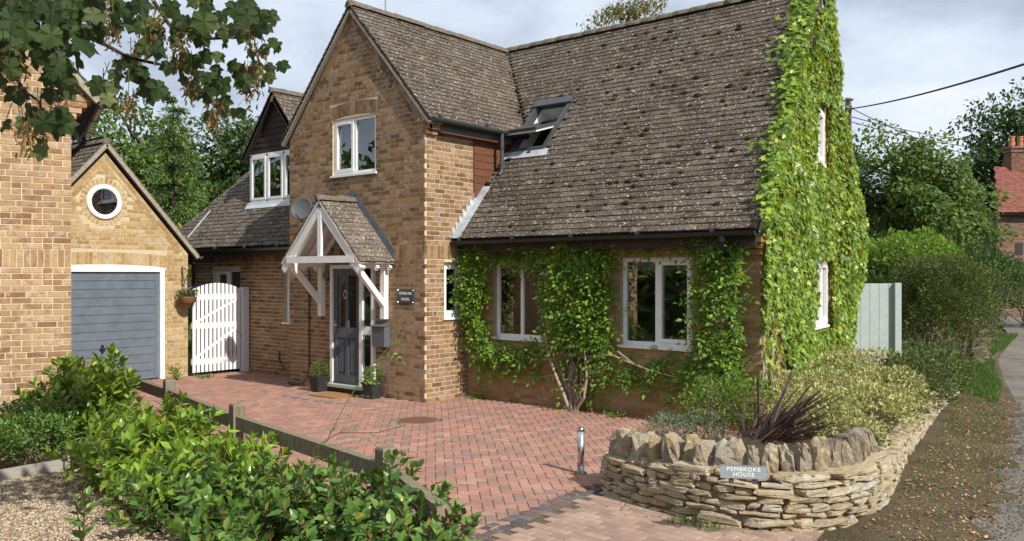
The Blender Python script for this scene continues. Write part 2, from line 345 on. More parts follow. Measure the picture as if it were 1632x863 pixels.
def inst_mesh(name, tpl, Ms, off=np.zeros(3)):
    V, F = tpl; n = len(Ms); nv = len(V)
    P = np.einsum('nij,vj->nvi', Ms[:, :3, :3], V) + Ms[:, None, :3, 3] - off
    sizes = np.array([len(f) for f in F]); flat = np.concatenate([np.array(f) for f in F])
    loops = (flat[None, :] + (np.arange(n)*nv)[:, None]).ravel()
    m = bpy.data.meshes.new(name); m.vertices.add(n*nv); m.vertices.foreach_set('co', P.astype(np.float32).ravel())
    m.loops.add(len(loops)); m.loops.foreach_set('vertex_index', loops.astype(np.int32))
    ls = np.tile(sizes, n); st = np.concatenate([[0], np.cumsum(ls)[:-1]])
    m.polygons.add(len(ls)); m.polygons.foreach_set('loop_start', st.astype(np.int32)); m.polygons.foreach_set('loop_total', ls.astype(np.int32))
    m.update(calc_edges=True); m.validate(); m.shade_flat(); return m
def mat4(x, y, z, p):
    M = np.eye(4); M[:3, 0] = x; M[:3, 1] = y; M[:3, 2] = z; M[:3, 3] = p; return M
def frames(pos, tip, nrm, size, widen=1.0):
    """One matrix per leaf: y runs to the tip, z is the upper face."""
    pos = np.asarray(pos, float); tip = tip/np.linalg.norm(tip, axis=1, keepdims=True)
    x = np.cross(tip, nrm); x /= np.maximum(np.linalg.norm(x, axis=1, keepdims=True), 1e-6); z = np.cross(x, tip)
    Ms = np.tile(np.eye(4), (len(pos), 1, 1)); s = np.asarray(size).reshape(-1, 1)
    Ms[:, :3, 0] = x*s*widen; Ms[:, :3, 1] = tip*s; Ms[:, :3, 2] = z*s; Ms[:, :3, 3] = pos; return Ms
def fan(outline, zf):
    V = [(0, .42, -.05)] + [(x, y, zf(x, y)) for x, y in outline]; n = len(outline)
    return np.array(V, float), [(0, 1+i, 1+(i+1) % n) for i in range(n)]
OVAL = (np.array([(0,0,0), (.2,.32,.06), (.19,.62,.05), (0,1,-.06), (-.19,.62,.05), (-.2,.32,.06), (0,.32,0), (0,.64,.0)], float),
        [(0,1,6), (0,6,5), (6,1,2,7), (5,6,7,4), (7,2,3), (4,7,3)])
OVAL_S = (np.array([(0,0,0), (.24,.45,.07), (0,1,-.05), (-.24,.45,.07), (0,.5,0)], float), [(0,1,4), (4,1,2), (0,4,3), (3,4,2)])
CARD = (np.array([(0,0,0), (.3,.5,.05), (0,1,0), (-.3,.5,.05)], float), [(0,1,2,3)])
_r = [(0,0), (.32,-.1), (.56,.12), (.34,.32), (.5,.66), (.2,.6), (0,1), (-.2,.6), (-.5,.66), (-.34,.32), (-.56,.12), (-.32,-.1)]
LOBED = fan(_r, lambda x, y: -.14*abs(x)-.16*max(0, y-.55))
_s = [(0,.02), (.13,-.12), (.34,-.1), (.46,.02), (.62,.06), (.58,.22), (.5,.33), (.6,.43), (.66,.6), (.74,.8), (.56,.78), (.44,.84), (.36,.72), (.32,.88), (.2,.98), (0,1.16),
      (-.2,.98), (-.32,.88), (-.36,.72), (-.44,.84), (-.56,.78), (-.74,.8), (-.66,.6), (-.6,.43), (-.5,.33), (-.58,.22), (-.62,.06), (-.46,.02), (-.34,-.1), (-.13,-.12)]
SYC = fan(_s, lambda x, y: -.34*abs(x)+.07*math.sin(9*y)-.3*max(0, y-.6))
def brick_tpl():      # unit brick: x 0..1, z 0..1, y 0 (face) .. 1 (back), arris slightly rounded
    b = .003; c = .012
    V = [(0,.018,0),(1,.018,0),(1,.018,1),(0,.018,1),(b,0,c),(1-b,0,c),(1-b,0,1-c),(b,0,1-c),(0,1,0),(1,1,0),(1,1,1),(0,1,1)]
    return np.array(V, float), [(4,5,6,7),(0,1,5,4),(1,2,6,5),(2,3,7,6),(3,0,4,7),(0,8,9,1),(1,9,10,2),(2,10,11,3),(3,11,8,0)]
BRICK = brick_tpl()
TILE = (np.array([(0,0,0),(1,0,0),(1,0,1),(.5,0,1.02),(0,0,1),(0,1,-.2),(1,1,-.2),(1,1,.25),(.5,1,.26),(0,1,.25)], float),
        [(0,1,2,3,4), (4,3,8,9), (3,2,7,8), (0,4,9,5), (1,6,7,2)])
def rocks(n, k, rough, seed, sub=2, taper=0):
    """A few hewn stone shapes, unit size, centred."""
    import bmesh; out = []; rr = np.random.default_rng(seed)
    for i in range(n):
        bm = bmesh.new(); bmesh.ops.create_cube(bm, size=1); bmesh.ops.subdivide_edges(bm, edges=bm.edges[:], cuts=sub, use_grid_fill=True)
        V = np.array([v.co[:] for v in bm.verts]); F = [tuple(v.index for v in f.verts) for f in bm.faces]; bm.free()
        p = V*2; r = np.linalg.norm(p, axis=1, keepdims=True); sph = p/r
        mx = np.abs(p).max(1, keepdims=True); V = (p*(1-k) + sph*mx*k*1.1)/2
        for q in range(3):       # knock a few corners off with planes
            d = unit(rr.normal(size=3)); t = rr.uniform(.36, .5); h = V @ d; V = V - np.outer(np.maximum(h-t, 0), d)*.9
        V += rr.normal(size=V.shape)*rough; V[:, 0] *= 1+.25*V[:, 2]*rr.uniform(-1, 1)-taper*V[:, 2]; out.append((V, F))
    return out
def inpoly(x, y, poly):
    x = np.asarray(x); y = np.asarray(y); c = np.zeros(x.shape, bool); n = len(poly)
    for i in range(n):
        (x0, y0), (x1, y1) = poly[i], poly[(i+1) % n]
        if y0 == y1: continue
        c ^= ((y0 > y) != (y1 > y)) & (x < (x1-x0)*(y-y0)/(y1-y0)+x0)
    return c
def clip_poly(P, a, b, c):      # keep a*x + b*y <= c
    out = []; n = len(P)
    for i in range(n):
        p, q = P[i], P[(i+1) % n]; dp = a*p[0]+b*p[1]-c; dq = a*q[0]+b*q[1]-c
        if dp <= 0: out.append(p)
        if dp*dq < 0: t = dp/(dp-dq); out.append((p[0]+t*(q[0]-p[0]), p[1]+t*(q[1]-p[1])))
    return out
def text_mesh(lines, size, ex, font_scale_x=1.0, gap=1.15):
    cu = bpy.data.curves.new('lettering', 'FONT'); cu.body = '\n'.join(lines); cu.size = size; cu.extrude = ex
    cu.align_x = 'CENTER'; cu.align_y = 'CENTER'; cu.space_line = gap; cu.space_character = 1.12
    o = bpy.data.objects.new('lettering_source', cu); link(o); bpy.context.view_layer.update()
    m = bpy.data.meshes.new_from_object(o.evaluated_get(bpy.context.evaluated_depsgraph_get()))
    bpy.data.objects.remove(o); bpy.data.curves.remove(cu)
    V = np.array([v.co[:] for v in m.vertices]); V[:, 0] *= font_scale_x; F = [tuple(p.vertices) for p in m.polygons]; bpy.data.meshes.remove(m)
    V[:, 1] -= (V[:, 1].max()+V[:, 1].min())/2
    return V, F
# ------------------------------------------------------------------ wall, window and roof builders
class WallFrame:
    def __init__(s, P, u, length, top, holes=(), depth=.25):
        s.P = np.asarray(P, float); s.u = unit(u); s.n = np.cross(s.u, Z3); s.L = length; s.top = top; s.holes = list(holes); s.d = depth
    def p(s, a, z, c=0): return s.P + s.u*a + Z3*z + s.n*c
    def zt(s, a): return float(np.interp(a, [t[0] for t in s.top], [t[1] for t in s.top]))
    def core(s, face=-.006, e0=0, e1=0):
        mb = MB(); us = sorted({e0, s.L-e1, *[t[0] for t in s.top if 0 < t[0] < s.L], *[h[0] for h in s.holes], *[h[1] for h in s.holes]})
        for a, b in zip(us, us[1:]):
            seg = [(0, 0)]; 
            for h in sorted((h for h in s.holes if h[0] <= a+1e-6 and h[1] >= b-1e-6), key=lambda h: h[2]): seg += [(h[2], h[2]), (h[3], h[3])]
            seg += [(s.zt(a), s.zt(b))]
            for i in range(0, len(seg), 2):
                (za, zb), (ya, yb) = seg[i], seg[i+1]
                mb.add([s.p(a, za, face), s.p(b, zb, face), s.p(b, yb, face), s.p(a, ya, face)], [(0, 1, 2, 3)])
                mb.add([s.p(a, za, -s.d), s.p(b, zb, -s.d), s.p(b, yb, -s.d), s.p(a, ya, -s.d)], [(3, 2, 1, 0)])
            mb.add([s.p(a, s.zt(a), face), s.p(b, s.zt(b), face), s.p(b, s.zt(b), -s.d), s.p(a, s.zt(a), -s.d)], [(0, 1, 2, 3)])
        for h in s.holes:
            q = [(h[0], h[2]), (h[1], h[2]), (h[1], h[3]), (h[0], h[3])]
            for (a, z), (b, y) in zip(q, q[1:]+q[:1]): mb.add([s.p(a, z, face), s.p(b, y, face), s.p(b, y, -s.d), s.p(a, z, -s.d)], [(0, 1, 2, 3)])
        for a, fl in ((e0, 1), (s.L-e1, 0)):
            z = s.zt(a); mb.add([s.p(a, 0, face), s.p(a, z, face), s.p(a, z, -s.d), s.p(a, 0, -s.d)], [(0, 1, 2, 3) if fl else (3, 2, 1, 0)])
        return mb
    def bricks(s, rows, bands=(), inset=0.0, u0=0.0, u1=None, blocked=(), z0=0.0, clipz=None):
        """Stretcher courses with soldier bands and soldier lintels; returns unit-brick matrices."""
        u1 = s.L if u1 is None else u1; out = []; heads = [(h[0]-.06, h[1]+.06, h[3]+.004, h[3]+.224+h[4]) for h in s.holes if h[4] >= 0]
        def put(a, b, z, y, jit=.0004):
            out.append(mat4(s.u*(b-a), -s.n*.045, Z3*(y-z), s.p(a, z, random.uniform(-jit, jit))))
        def spans(z, y, cuts):
            zz = (z+y)/2; lo, hi = u0, u1
            if inset:                      # gable slopes
                us = np.linspace(0, s.L, 400); ok = us[[s.zt(a)-inset > y for a in us]]
                if not len(ok): return []
                lo, hi = max(lo, ok[0]), min(hi, ok[-1])
            sp = [(lo, hi)]
            for c in cuts:
                if c[2] < y-.004 and c[3] > z+.004:
                    sp = [q for p, r in sp for q in ((p, min(r, c[0])), (max(p, c[1]), r)) if q[1]-q[0] > .012]
            return sp
        k = 0
        while True:
            z = z0 + k*.075; y = z+.062
            if y > max(t[1] for t in s.top) - inset or k >= rows: break
            band = next((b for b in bands if b[0] <= k < b[0]+3), None)
            if band:
                if k == band[0]:
                    for a, b in spans(z, z+.215, [h for h in s.holes if h[2] < z+.1]+list(blocked)):
                        n = max(1, round((b-a)/.075)); w = (b-a)/n
                        for i in range(n): put(a+i*w+.004, a+(i+1)*w-.006, z, z+.215)
            else:
                hd = [h for h in heads if not any(b[0]*.075+z0 < h[3]-.05 and (b[0]+3)*.075+z0 > h[2]+.05 for b in bands)]
                off = (k % 2)*.1125 + (.05 if k % 5 == 3 else 0)
                for a, b in spans(z, y, list(s.holes)+hd+list(blocked)):
                    x = a - ((a-off) % .225)
                    while x < b:
                        p, q = max(x, a), min(x+.212, b-.001)
                        if q-p > .028:
                            if random.random() < .12 and q-p > .2: m = (p+q)/2; put(p, m-.005, z, y); put(m+.005, q, z, y)
                            else: put(p, q, z, y)
                        x += .225
            k += 1
        for h, hd in zip([h for h in s.holes if h[4] >= 0], heads):
            if any(b[0]*.075+z0 < hd[3]-.05 and (b[0]+3)*.075+z0 > hd[2]+.05 for b in bands): continue
            n = max(2, round((hd[1]-hd[0])/.075)); w = (hd[1]-hd[0])/n
            for i in range(n):
                t = (i+.5)/n*2-1; z = h[3]+.004+h[4]*(1-t*t); put(hd[0]+i*w+.004, hd[0]+(i+1)*w-.006, z, z+.215)
        return out
    def raking(s, inset_rows=2):
        """Bricks laid along the gable slopes."""
        out = []
        for (a0, z0), (a1, z1) in zip(s.top, s.top[1:]):
            if abs(z1-z0) < .1: continue
            L = math.hypot(a1-a0, z1-z0); d = ((a1-a0)/L, (z1-z0)/L); dn = (d[1], -d[0]) if d[0] > 0 and d[1] > 0 else (-abs(d[1]), -abs(d[0]))
            for r in range(inset_rows):
                o = .01+.075*r; n = int((L-.1)/.225)
                for i in range(n+1):
                    t0 = i*.225+.0+(.1 if r % 2 else 0); t1 = min(t0+.215, L-.06-.08*r)
                    if t1-t0 < .05: continue
                    low = (a0+d[0]*t0+dn[0]*(o+.065), z0+d[1]*t0+dn[1]*(o+.065))
                    x = s.u*d[0]+Z3*d[1]; zz = -(s.u*dn[0]+Z3*dn[1])
                    out.append(mat4(x*(t1-t0), -s.n*.05, zz*.065, s.p(low[0], low[1], random.uniform(.003, .0045))))
        return out
def window(T, wf, hole, panes, mat='white_paint', rec=.075, sill=True, name='window', blind=0, room=1.2, room_mat='dark_room', room_e=.5):
    """Outer frame with an arched head as the part; sashes, panes, sill and vent as its sub-parts. panes: list of (width share, opens?)"""
    a0, a1, z0, z1, rise = hole[:5]; rise = max(rise, 0); c0 = -rec; w = .055; mb = MB()
    def fr(m, p, q, y, x, c, dp, t):          # rectangular ring
        for (s0, s1, e0, e1) in ((p, q, y, y+t), (p, q, x-t, x), (p, p+t, y+t, x-t), (q-t, q, y+t, x-t)):
            m.obox(wf.p(s0, e0, c), wf.u*(s1-s0), Z3*(e1-e0), -wf.n*dp)
    fr(mb, a0+.002, a1-.002, z0+.002, z1-.002, c0, .07, w)
    if rise > 0:
        n = 12; top = [(a0+.002+(a1-a0-.004)*i/n, z1-.004+rise*(1-(2*i/n-1)**2)) for i in range(n+1)]
        mb.prism([wf.p(a, z, c0) for a, z in top], -wf.n*.06)
    tot = sum(p[0] for p in panes); x = a0+w; W_ = (a1-a0-2*w); bars = []
    edges = [x]
    for p in panes: x += W_*p[0]/tot; edges.append(x)
    for e in edges[1:-1]: mb.obox(wf.p(e-.026, z0+w, c0-.001), wf.u*.052, Z3*(z1-z0-2*w), -wf.n*.06)
    f = T.part(name, mb, mat)
    for i, p in enumerate(panes):
        l = edges[i]+(.026 if i else 0)+.003; r = edges[i+1]-(.026 if i < len(panes)-1 else 0)-.003
        b, t = z0+w+.003, z1-w-.003; g0 = 0
        if p[1]:
            sm = MB(); fr(sm, l, r, b, t, c0+.014, .05, .05); T.part('sash', sm, mat, f); g0 = .05
            T.part('vent', MB().obox(wf.p(l+.09, t-.032, c0+.022), wf.u*max(.05, r-l-.18), Z3*.018, -wf.n*.008), mat, f)
        T.part('pane', MB().obox(wf.p(l+g0-.004, b+g0-.004, c0-.03), wf.u*(r-l-2*g0+.008), Z3*(t-b-2*g0+.008), -wf.n*.004), 'glass', f)
        if blind: T.part('blind', MB().obox(wf.p(l+.01, t-blind, c0-.09), wf.u*(r-l-.02), Z3*blind, -wf.n*.01), 'blind', f)
    if sill: T.part('sill', MB().obox(wf.p(a0-.03, z0-.035, .035), wf.u*(a1-a0+.06), Z3*.036, -wf.n*(.035+rec+.02)), mat, f)
    if room:                                    # the dark room behind
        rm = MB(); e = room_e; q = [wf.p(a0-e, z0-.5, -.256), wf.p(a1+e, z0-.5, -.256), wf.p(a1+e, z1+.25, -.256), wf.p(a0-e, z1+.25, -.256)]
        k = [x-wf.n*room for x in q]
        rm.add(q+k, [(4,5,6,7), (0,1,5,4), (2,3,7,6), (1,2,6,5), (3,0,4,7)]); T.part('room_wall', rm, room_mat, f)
    return f
class RoofPlane:
    def __init__(s, P, u, v): s.P = np.asarray(P, float); s.u = unit(u); s.v = unit(v); s.n = unit(np.cross(s.u, s.v))
    def p(s, a, b, c=0): return s.P + s.u*a + s.v*b + s.n*c
    def slab(s, poly, t=.07): return MB().prism([s.p(a, b, .0) for a, b in poly], -s.n*t)
    def tiles(s, poly, gauge=.115, w=.165, holes=(), th=.027, ln=1.75, jit=1.0, trim=(-99, 99)):
        a0, a1 = min(p[0] for p in poly), max(p[0] for p in poly); b0, b1 = min(p[1] for p in poly), max(p[1] for p in poly); out = []
        for r in range(int((b1-b0)/gauge)+1):
            b = b0+r*gauge; x = a0-w+(r % 2)*w/2; xs = np.arange(x, a1+w, w); cx = xs+w/2
            ok = inpoly(np.clip(cx, trim[0]+.01, trim[1]-.01), np.full(len(cx), b+gauge*.45), poly)
            for h in holes: ok &= ~inpoly(cx, np.full(len(cx), b+gauge*.5), h)
            for q in xs[ok]:
                rot = random.gauss(0, .005)*jit; u = s.u+s.v*rot; v = s.v-s.u*rot
                if q+w < trim[0]+.03 or q > trim[1]-.03: continue
                qa, qb = max(q, trim[0]), min(q+w, trim[1])
                out.append(mat4(u*(qb-qa-.0018), v*gauge*ln, s.n*th*random.uniform(.96, 1.08), s.p(qa+random.gauss(0, .002)*jit, b+random.gauss(0, .0025)*jit, .018+max(0, random.gauss(-.001, .002))*jit)))
        return out
def ridge_run(p, q, r=.11, n=None):
    """Half-round ridge tiles end to end, each slightly off true."""
    p, q = A(*p), A(*q); L = np.linalg.norm(q-p); n = n or max(1, round(L/.33)); d = (q-p)/L; s = unit(np.cross(d, Z3)); out = []
    for i in range(n):
        o = p+d*(L*i/n); out.append(mat4(s*r, d*(L/n*1.02), Z3*r*random.uniform(.95, 1.05), o+A(0, 0, random.uniform(-.006, .006))))
    return out
_a = [math.pi*i/7 for i in range(8)]
RIDGE = (np.array([(math.cos(t), 0, math.sin(t)*1.0-.35) for t in _a]+[(math.cos(t)*.93, 1, math.sin(t)*.93-.35) for t in _a], float),
         [(i, i+1, 9+i, 8+i)[::-1] for i in range(7)] + [tuple(range(8)), tuple(range(8, 16))[::-1]])
def gutter(mb, p, q, r=.055):
    p, q = A(*p), A(*q); d = unit(q-p); s = unit(np.cross(d, Z3)); V = []; k = 9
    for o in (p, q):
        for rr in (r, r-.006):
            for i in range(k): t = math.pi+math.pi*i/(k-1); V.append(o+s*math.cos(t)*rr+Z3*math.sin(t)*rr)
    F = []
    for i in range(k-1): F += [(i, i+1, 2*k+i+1, 2*k+i), (k+i+1, k+i, 3*k+i, 3*k+i+1)]
    F += [(0, 2*k, 3*k, k), (k-1, 2*k-1, 4*k-1, 3*k-1)]; F += [tuple(range(k))[::-1], tuple(range(2*k, 3*k))]
    mb.add(V, F)
    for t in np.arange(.15, np.linalg.norm(q-p), 1.1): mb.lathe(p+d*t-Z3*.006, [(r+.002, 0), (r+.002, .05)], 14, d)
    return mb
X_, Y_ = A(1, 0, 0), A(0, 1, 0)
# ================================================================== THE HOUSE
H = Thing('brick_house', 'large golden brick house with steep brown tiled roof, timber porch and creeper clad gable', 'house', (0, 3.5, 0))
ang = math.radians(8.0); dC = A(-math.sin(ang), math.cos(ang), 0); PC = A(5.07, .98, 0)
wA = WallFrame((-3.5, 0, 0), X_, 3.5, [(0, 4.42), (1.75, 6.44), (3.5, 4.42)], [(1.23, 2.35, 3.70, 4.66, .05), (1.23, 2.35, .13, 2.16, -1)])
wS = WallFrame((0, 0, 0), Y_, 1.12, [(0, 4.42), (1.12, 4.42)], [(.43, .89, 1.31, 2.20, .03)])
wB = WallFrame((0, .98, 0), X_, 5.07, [(0, 2.5), (5.07, 2.5)], [(.57, 1.62, 1.0, 2.22, -1), (2.96, 4.10, 1.0, 2.24, -1)])
wC = WallFrame(PC, dC, 6.4, [(0, 2.5), (3.2, 6.42), (6.4, 2.5)], [(2.5, 3.95, 1.17, 2.22, .03), (2.75, 3.7, 3.78, 4.66, .03)])
wL = WallFrame((-8.2, .765, 0), X_, 4.7, [(0, 2.46), (4.7, 2.46)], [(.87, 1.93, .95, 2.11, .03), (3.44, 4.3, 1.05, 2.10, -1)])
front = H.part('front_wall', wA.core(e1=.012), 'mortar_warm'); side = H.part('side_wall', wS.core(e0=.016), 'mortar_warm')
wist = H.part('long_wall', wB.core(e1=.016), 'mortar_grey'); gable = H.part('gable_wall', wC.core(e0=.075), 'mortar_warm'); left = H.part('rear_wing_wall', wL.core(), 'mortar_warm')
hidden = MB().box((-3.5, .02, 0), (-3.25, 3.2, 4.4)).box((-8.2, 1.05, 0), (-7.95, 7.2, 2.46)).box((-8.2, 7.0, 0), (4.1, 7.25, 2.46))
H.part('back_wall', hidden, 'brick_house')
band = [(30, 33)]
bA = wA.bricks(90, [(30, 33)], blocked=[], inset=0.0) ; 
# gable courses stop short of the raking border
bA = [m for m in wA.bricks(59, [(30, 33)])] + wA.bricks(99, inset=.19, z0=59*.075)
H.scatter('brick', BRICK, bA, 'brick_house', 190, front, stuff='brickwork')
H.scatter('raking_brick', BRICK, wA.raking(), 'brick_house', 0, front, stuff='raking_brickwork')
kn = []
for i, (o, z) in enumerate(((.06, 4.20), (.11, 4.275), (.155, 4.35))):
    for y0, y1 in ((.0, .105), (.115, .22)): kn.append(mat4(A(0, y1-y0, 0), A(-o-.05, 0, 0), A(0, 0, .07), A(o, y0, z)))
    kn.append(mat4(A(o-.002, 0, 0), A(0, .06, 0), A(0, 0, .066), A(.002, -.001, z+.002)))
bS = wS.bricks(58, [(30, 33)], u0=.047)
H.scatter('brick', BRICK, bS+kn, 'brick_house', 110, side, stuff='brickwork')
bB = wB.bricks(33, [(30, 33)], u0=.02)
H.scatter('brick', BRICK, bB, 'brick_wisteria_wall', 0, wist, stuff='brickwork')
qn = []
for i, (o, z) in enumerate(((.05, 2.26), (.09, 2.335), (.13, 2.41))): qn.append(mat4(A(.42+o*.4, 0, 0), A(0, .1+o, 0), A(0, 0, .068), A(4.66, .98-o, z)))
H.scatter('brick', BRICK, qn, 'brick_wisteria_wall', 3, wist)
bC = wC.bricks(16, u0=.05)
H.scatter('brick', BRICK, bC, 'brick_house', 0, gable, stuff='brickwork')
bL = wL.bricks(33, [(30, 33)])
H.scatter('brick', BRICK, bL, 'brick_house', 0, left, stuff='brickwork')
# windows (frame > sash, pane, sill, vent)
window(H, wA, wA.holes[0], [(1, 1), (1, 0)], blind=.14, room=.9, room_mat='room_tan', rec=.03)
window(H, wS, wS.holes[0], [(1, 1)], room_e=.28, room=.7, room_mat='room_tan')
wb1 = window(H, wB, wB.holes[0], [(1, 0), (1, 0)], blind=.13, room=0)
wb2 = window(H, wB, wB.holes[1], [(1, 0), (1.05, 1)], blind=.12, room=0)
window(H, wC, wC.holes[0], [(1, 0), (1, 1), (1, 1)], rec=.0, room=0)
rm = MB(); q = [A(.26, 1.225, .15), A(4.83, 1.225, .15), A(4.22, 5.45, .15), A(.26, 5.45, .15)]; k = [p+Z3*2.28 for p in q]
rm.add(q+k, [(0, 1, 2, 3), (7, 6, 5, 4), (2, 6, 7, 3), (3, 7, 4, 0)]); H.part('room_wall', rm, 'room_tan', wist)
window(H, wC, wC.holes[1], [(1, 0), (1, 1)], rec=.0)
window(H, wL, wL.holes[0], [(1, 1), (1, 0)])
window(H, wL, wL.holes[1], [(1, 1)])
tb = MB().box((.5, 1.35, .86), (4.4, 1.75, .9)).box((.6, 1.5, .15), (.66, 1.56, .86)).box((4.2, 1.5, .15), (4.26, 1.56, .86)); H.part('sideboard', tb, 'weathered_wood', wist)
H.part('pale_pane_strip', MB().box((2.80, 1.26, .95), (2.98, 1.30, 2.3)), 'room_white', wist); H.part('pale_pane_strip', MB().box((.42, 1.26, .95), (.60, 1.30, 2.3)), 'room_white', wist)  # pale strips added behind the glass to lighten the dark panes
bx = MB().box((.78, 1.42, .92), (.98, 1.6, 1.24)).box((1.0, 1.45, .92), (1.1, 1.55, 1.2)); H.part('cardboard_box', bx, 'cardboard', wb1)
bx = MB().box((3.72, 1.45, .9), (4.05, 1.7, 1.36)); H.part('cardboard_box', bx, 'cardboard', wb2)
# ---- roofs
vB = A(0, 3.5, 4.0); LV = np.linalg.norm(vB); cy = 3.5/LV
rB = RoofPlane((0, .62, 2.555), X_, vB); yv = lambda y: (y-.62)/cy
polyB = [(.0, 0), (5.21, 0), (4.72, LV), (-1.75, LV), (.17, yv(2.3)), (.0, yv(2.2))]
vel = [(.08, yv(1.93)), (.90, yv(1.93)), (.90, yv(2.80)), (.08, yv(2.80))]
mainroof = H.part('main_roof', rB.slab([(-1.75, LV), (.0, yv(2.82)), (4.9, yv(2.82)), (4.70, LV)]), 'roof_underlay')
for pq in ([(.0, 0), (5.19, 0), (5.01, yv(1.92)), (.0, yv(1.92))], [(-.2, yv(1.92)), (.08, yv(1.92)), (.08, yv(2.82)), (-.5, yv(2.82))], [(.90, yv(1.92)), (5.01, yv(1.92)), (4.92, yv(2.82)), (.90, yv(2.82))]): H.part('roof_deck', rB.slab(pq), 'roof_underlay', mainroof)
tB = rB.tiles(polyB, holes=[vel])
H.scatter('roof_tile', TILE, tB, 'roof_tile', 200, mainroof, stuff='roof_tiling')
rW = RoofPlane((.17, -.07, 4.40), Y_, (-1.92, 0, 2.13)); LW = math.hypot(1.92, 2.13)
polyW = [(0, 0), (2.45, 0), (4.19, LW), (0, LW)]
wingroof = H.part('wing_roof', rW.slab([(.06, 0), (2.45, 0), (4.19, LW), (.06, LW)]), 'roof_underlay')
H.scatter('roof_tile', TILE, rW.tiles(polyW, trim=(0, 9)), 'roof_tile', 100, wingroof, stuff='roof_tiling')
rWl = RoofPlane((-3.67, 4.12, 4.40), -Y_, (1.92, 0, 2.13)); polyWl = [(0, LW), (4.19, LW), (4.19, 0), (1.2, 0)]
wl_ = H.part('wing_roof', rWl.slab([(0, LW), (4.12, LW), (4.12, 0), (1.2, 0)]), 'roof_underlay'); H.scatter('roof_tile', TILE, rWl.tiles([(3.3, 0), (4.19, 0), (4.19, LW), (3.3, LW)], trim=(3.3, 4.19)), 'roof_tile', 0, wl_, stuff='roof_tiling')
rL = RoofPlane((-9.05, .45, 2.55), X_, vB); yl = lambda y: (y-.45)/cy
polyL = [(0, 0), (5.55, 0), (5.55, yl(2.2)), (7.3, LV), (2.68, LV)]
lroof = H.part('rear_wing_roof', rL.slab(polyL), 'roof_underlay'); H.scatter('roof_tile', TILE, rL.tiles(polyL), 'roof_tile', 0, lroof, stuff='roof_tiling')
H.part('hip_flashing', MB().bar(rL.p(.95, .3, .05), rL.p(.95, 1.15, .05), .05, .012, rL.n), 'lead', lroof)
back = MB().prism([A(-1.75, 4.12, 6.5), A(4.68, 4.12, 6.5), A(4.2, 7.45, 2.5), A(-6.4, 7.45, 2.5), A(-6.4, 4.12, 6.5)], A(0, 0, -.08))
back.prism([A(-9.05, .45, 2.5), A(-6.4, 4.12, 6.5), A(-8.4, 7.4, 2.5), A(-9.05, 7.4, 2.5)], A(0, 0, -.08))
H.part('back_roof', back, 'roof_tile')
H.scatter('ridge_tile', RIDGE, ridge_run((-1.75, 4.12, 6.6), (4.70, 4.12, 6.6))+ridge_run((-1.75, -.07, 6.57), (-1.75, 4.0, 6.57))+ridge_run((-6.4, 4.12, 6.6), (-1.75, 4.12, 6.6)), 'ridge_tile', 30, smooth=True)
H.scatter('hip_tile', RIDGE, [m for m in ridge_run(rL.p(0, 0, .0), rL.p(2.68, LV, .0), .10)], 'ridge_tile', 20, lroof, smooth=True)
# verge of the wing gable: cement bedding under the tile edge
vg = MB()
for sx in (1, -1):
    p, q = A(-1.75+sx*1.915, -.065, 4.37), A(-1.75, -.065, 6.50); d = q-p; nn = unit(np.cross(d, Y_))*sx
    vg.obox(p, d, Y_*.12, nn*(-.045 if sx*nn[0] > 0 else .045))
H.part('verge', vg, 'verge_cement')
vg = MB(); p, q = rB.p(5.15, 0, -.045), rB.p(4.66, LV, -.045); vg.bar(p, q, .08, .06, rB.n); H.part('verge', vg, 'verge_cement', mainroof)
# moss on the tiles
ms = rocks(4, .7, .06, 5, 1); mM = []
while len(mM) < 300:
    a, b = random.uniform(0, 5.1), random.uniform(.1, 5.1)
    if not inpoly([a], [b], polyB)[0] or inpoly([a], [b], vel)[0]: continue
    if random.random() > .25+.75*math.exp(-((a-3.4)**2/3.2+(b-2.4)**2/3)): continue
    r = random.choice((.03, .035, .04, .05, .06, .075, .09)); b = round(b/.115)*.115
    mM.append(mat4(rB.u*r*random.uniform(.9, 1.5), rB.v*r*1.0, rB.n*r*.8, rB.p(a, b, .03)))
for i in range(70):      # along the valley
    t = random.random(); p = A(.15-1.9*t, 2.3+1.82*t, 4.52+2.05*t)+A(*(random.gauss(0, .05) for _ in range(3))); r = random.uniform(.02, .05); mM.append(mat4(A(r, 0, 0), A(0, r, r), A(0, -r*.5, r*.5), p))
for i in range(45): mM.append(mat4(A(.05, 0, 0)*random.uniform(.5, 1.2), rB.v*.04, rB.n*.03, rB.p(.05+abs(random.gauss(0, .14)), random.uniform(.9, 1.8), .03)))
for k in range(4): H.scatter('moss', ms[k], mM[k::4], 'moss', 0, mainroof, smooth=True)
# lead flashing stepped up the wing's side wall, and soakers
st = MB(); n = 9
for i in range(n):
    t0, t1 = i/n, (i+1)/n; y0, z0 = .62+.78*t0, 2.60+.89*t0; y1, z1 = .62+.78*t1, 2.60+.89*t1
    st.prism([A(.004, y0, z0-.01), A(.004, y1+.02, z1-.01), A(.004, y1+.01, z1+.03), A(.004, y0-.035, z1+.065), A(.004, y0-.01, z0+.03)], A(.005, 0, 0))
st.prism([rB.p(.0, .0, .05), rB.p(.17, .0, .04), rB.p(.17, 1.18, .045), rB.p(.0, 1.18, .055)], rB.n*.006)
H.part('lead_flashing', st, 'lead', side)
# cladding boards on the wing's cheek above the main roof
for i in range(9):
    z = 3.28+i*.123; y0 = 1.125
    H.part('cladding_board', MB().obox((.0, y0, z), (0, 1.35, 0), (.016, 0, 0), (0, 0, .116)), 'cladding_red', side)
H.part('backing', MB().box((-.1, 1.12, 3.0), (-.004, 2.5, 4.40)), 'dark_room', side)
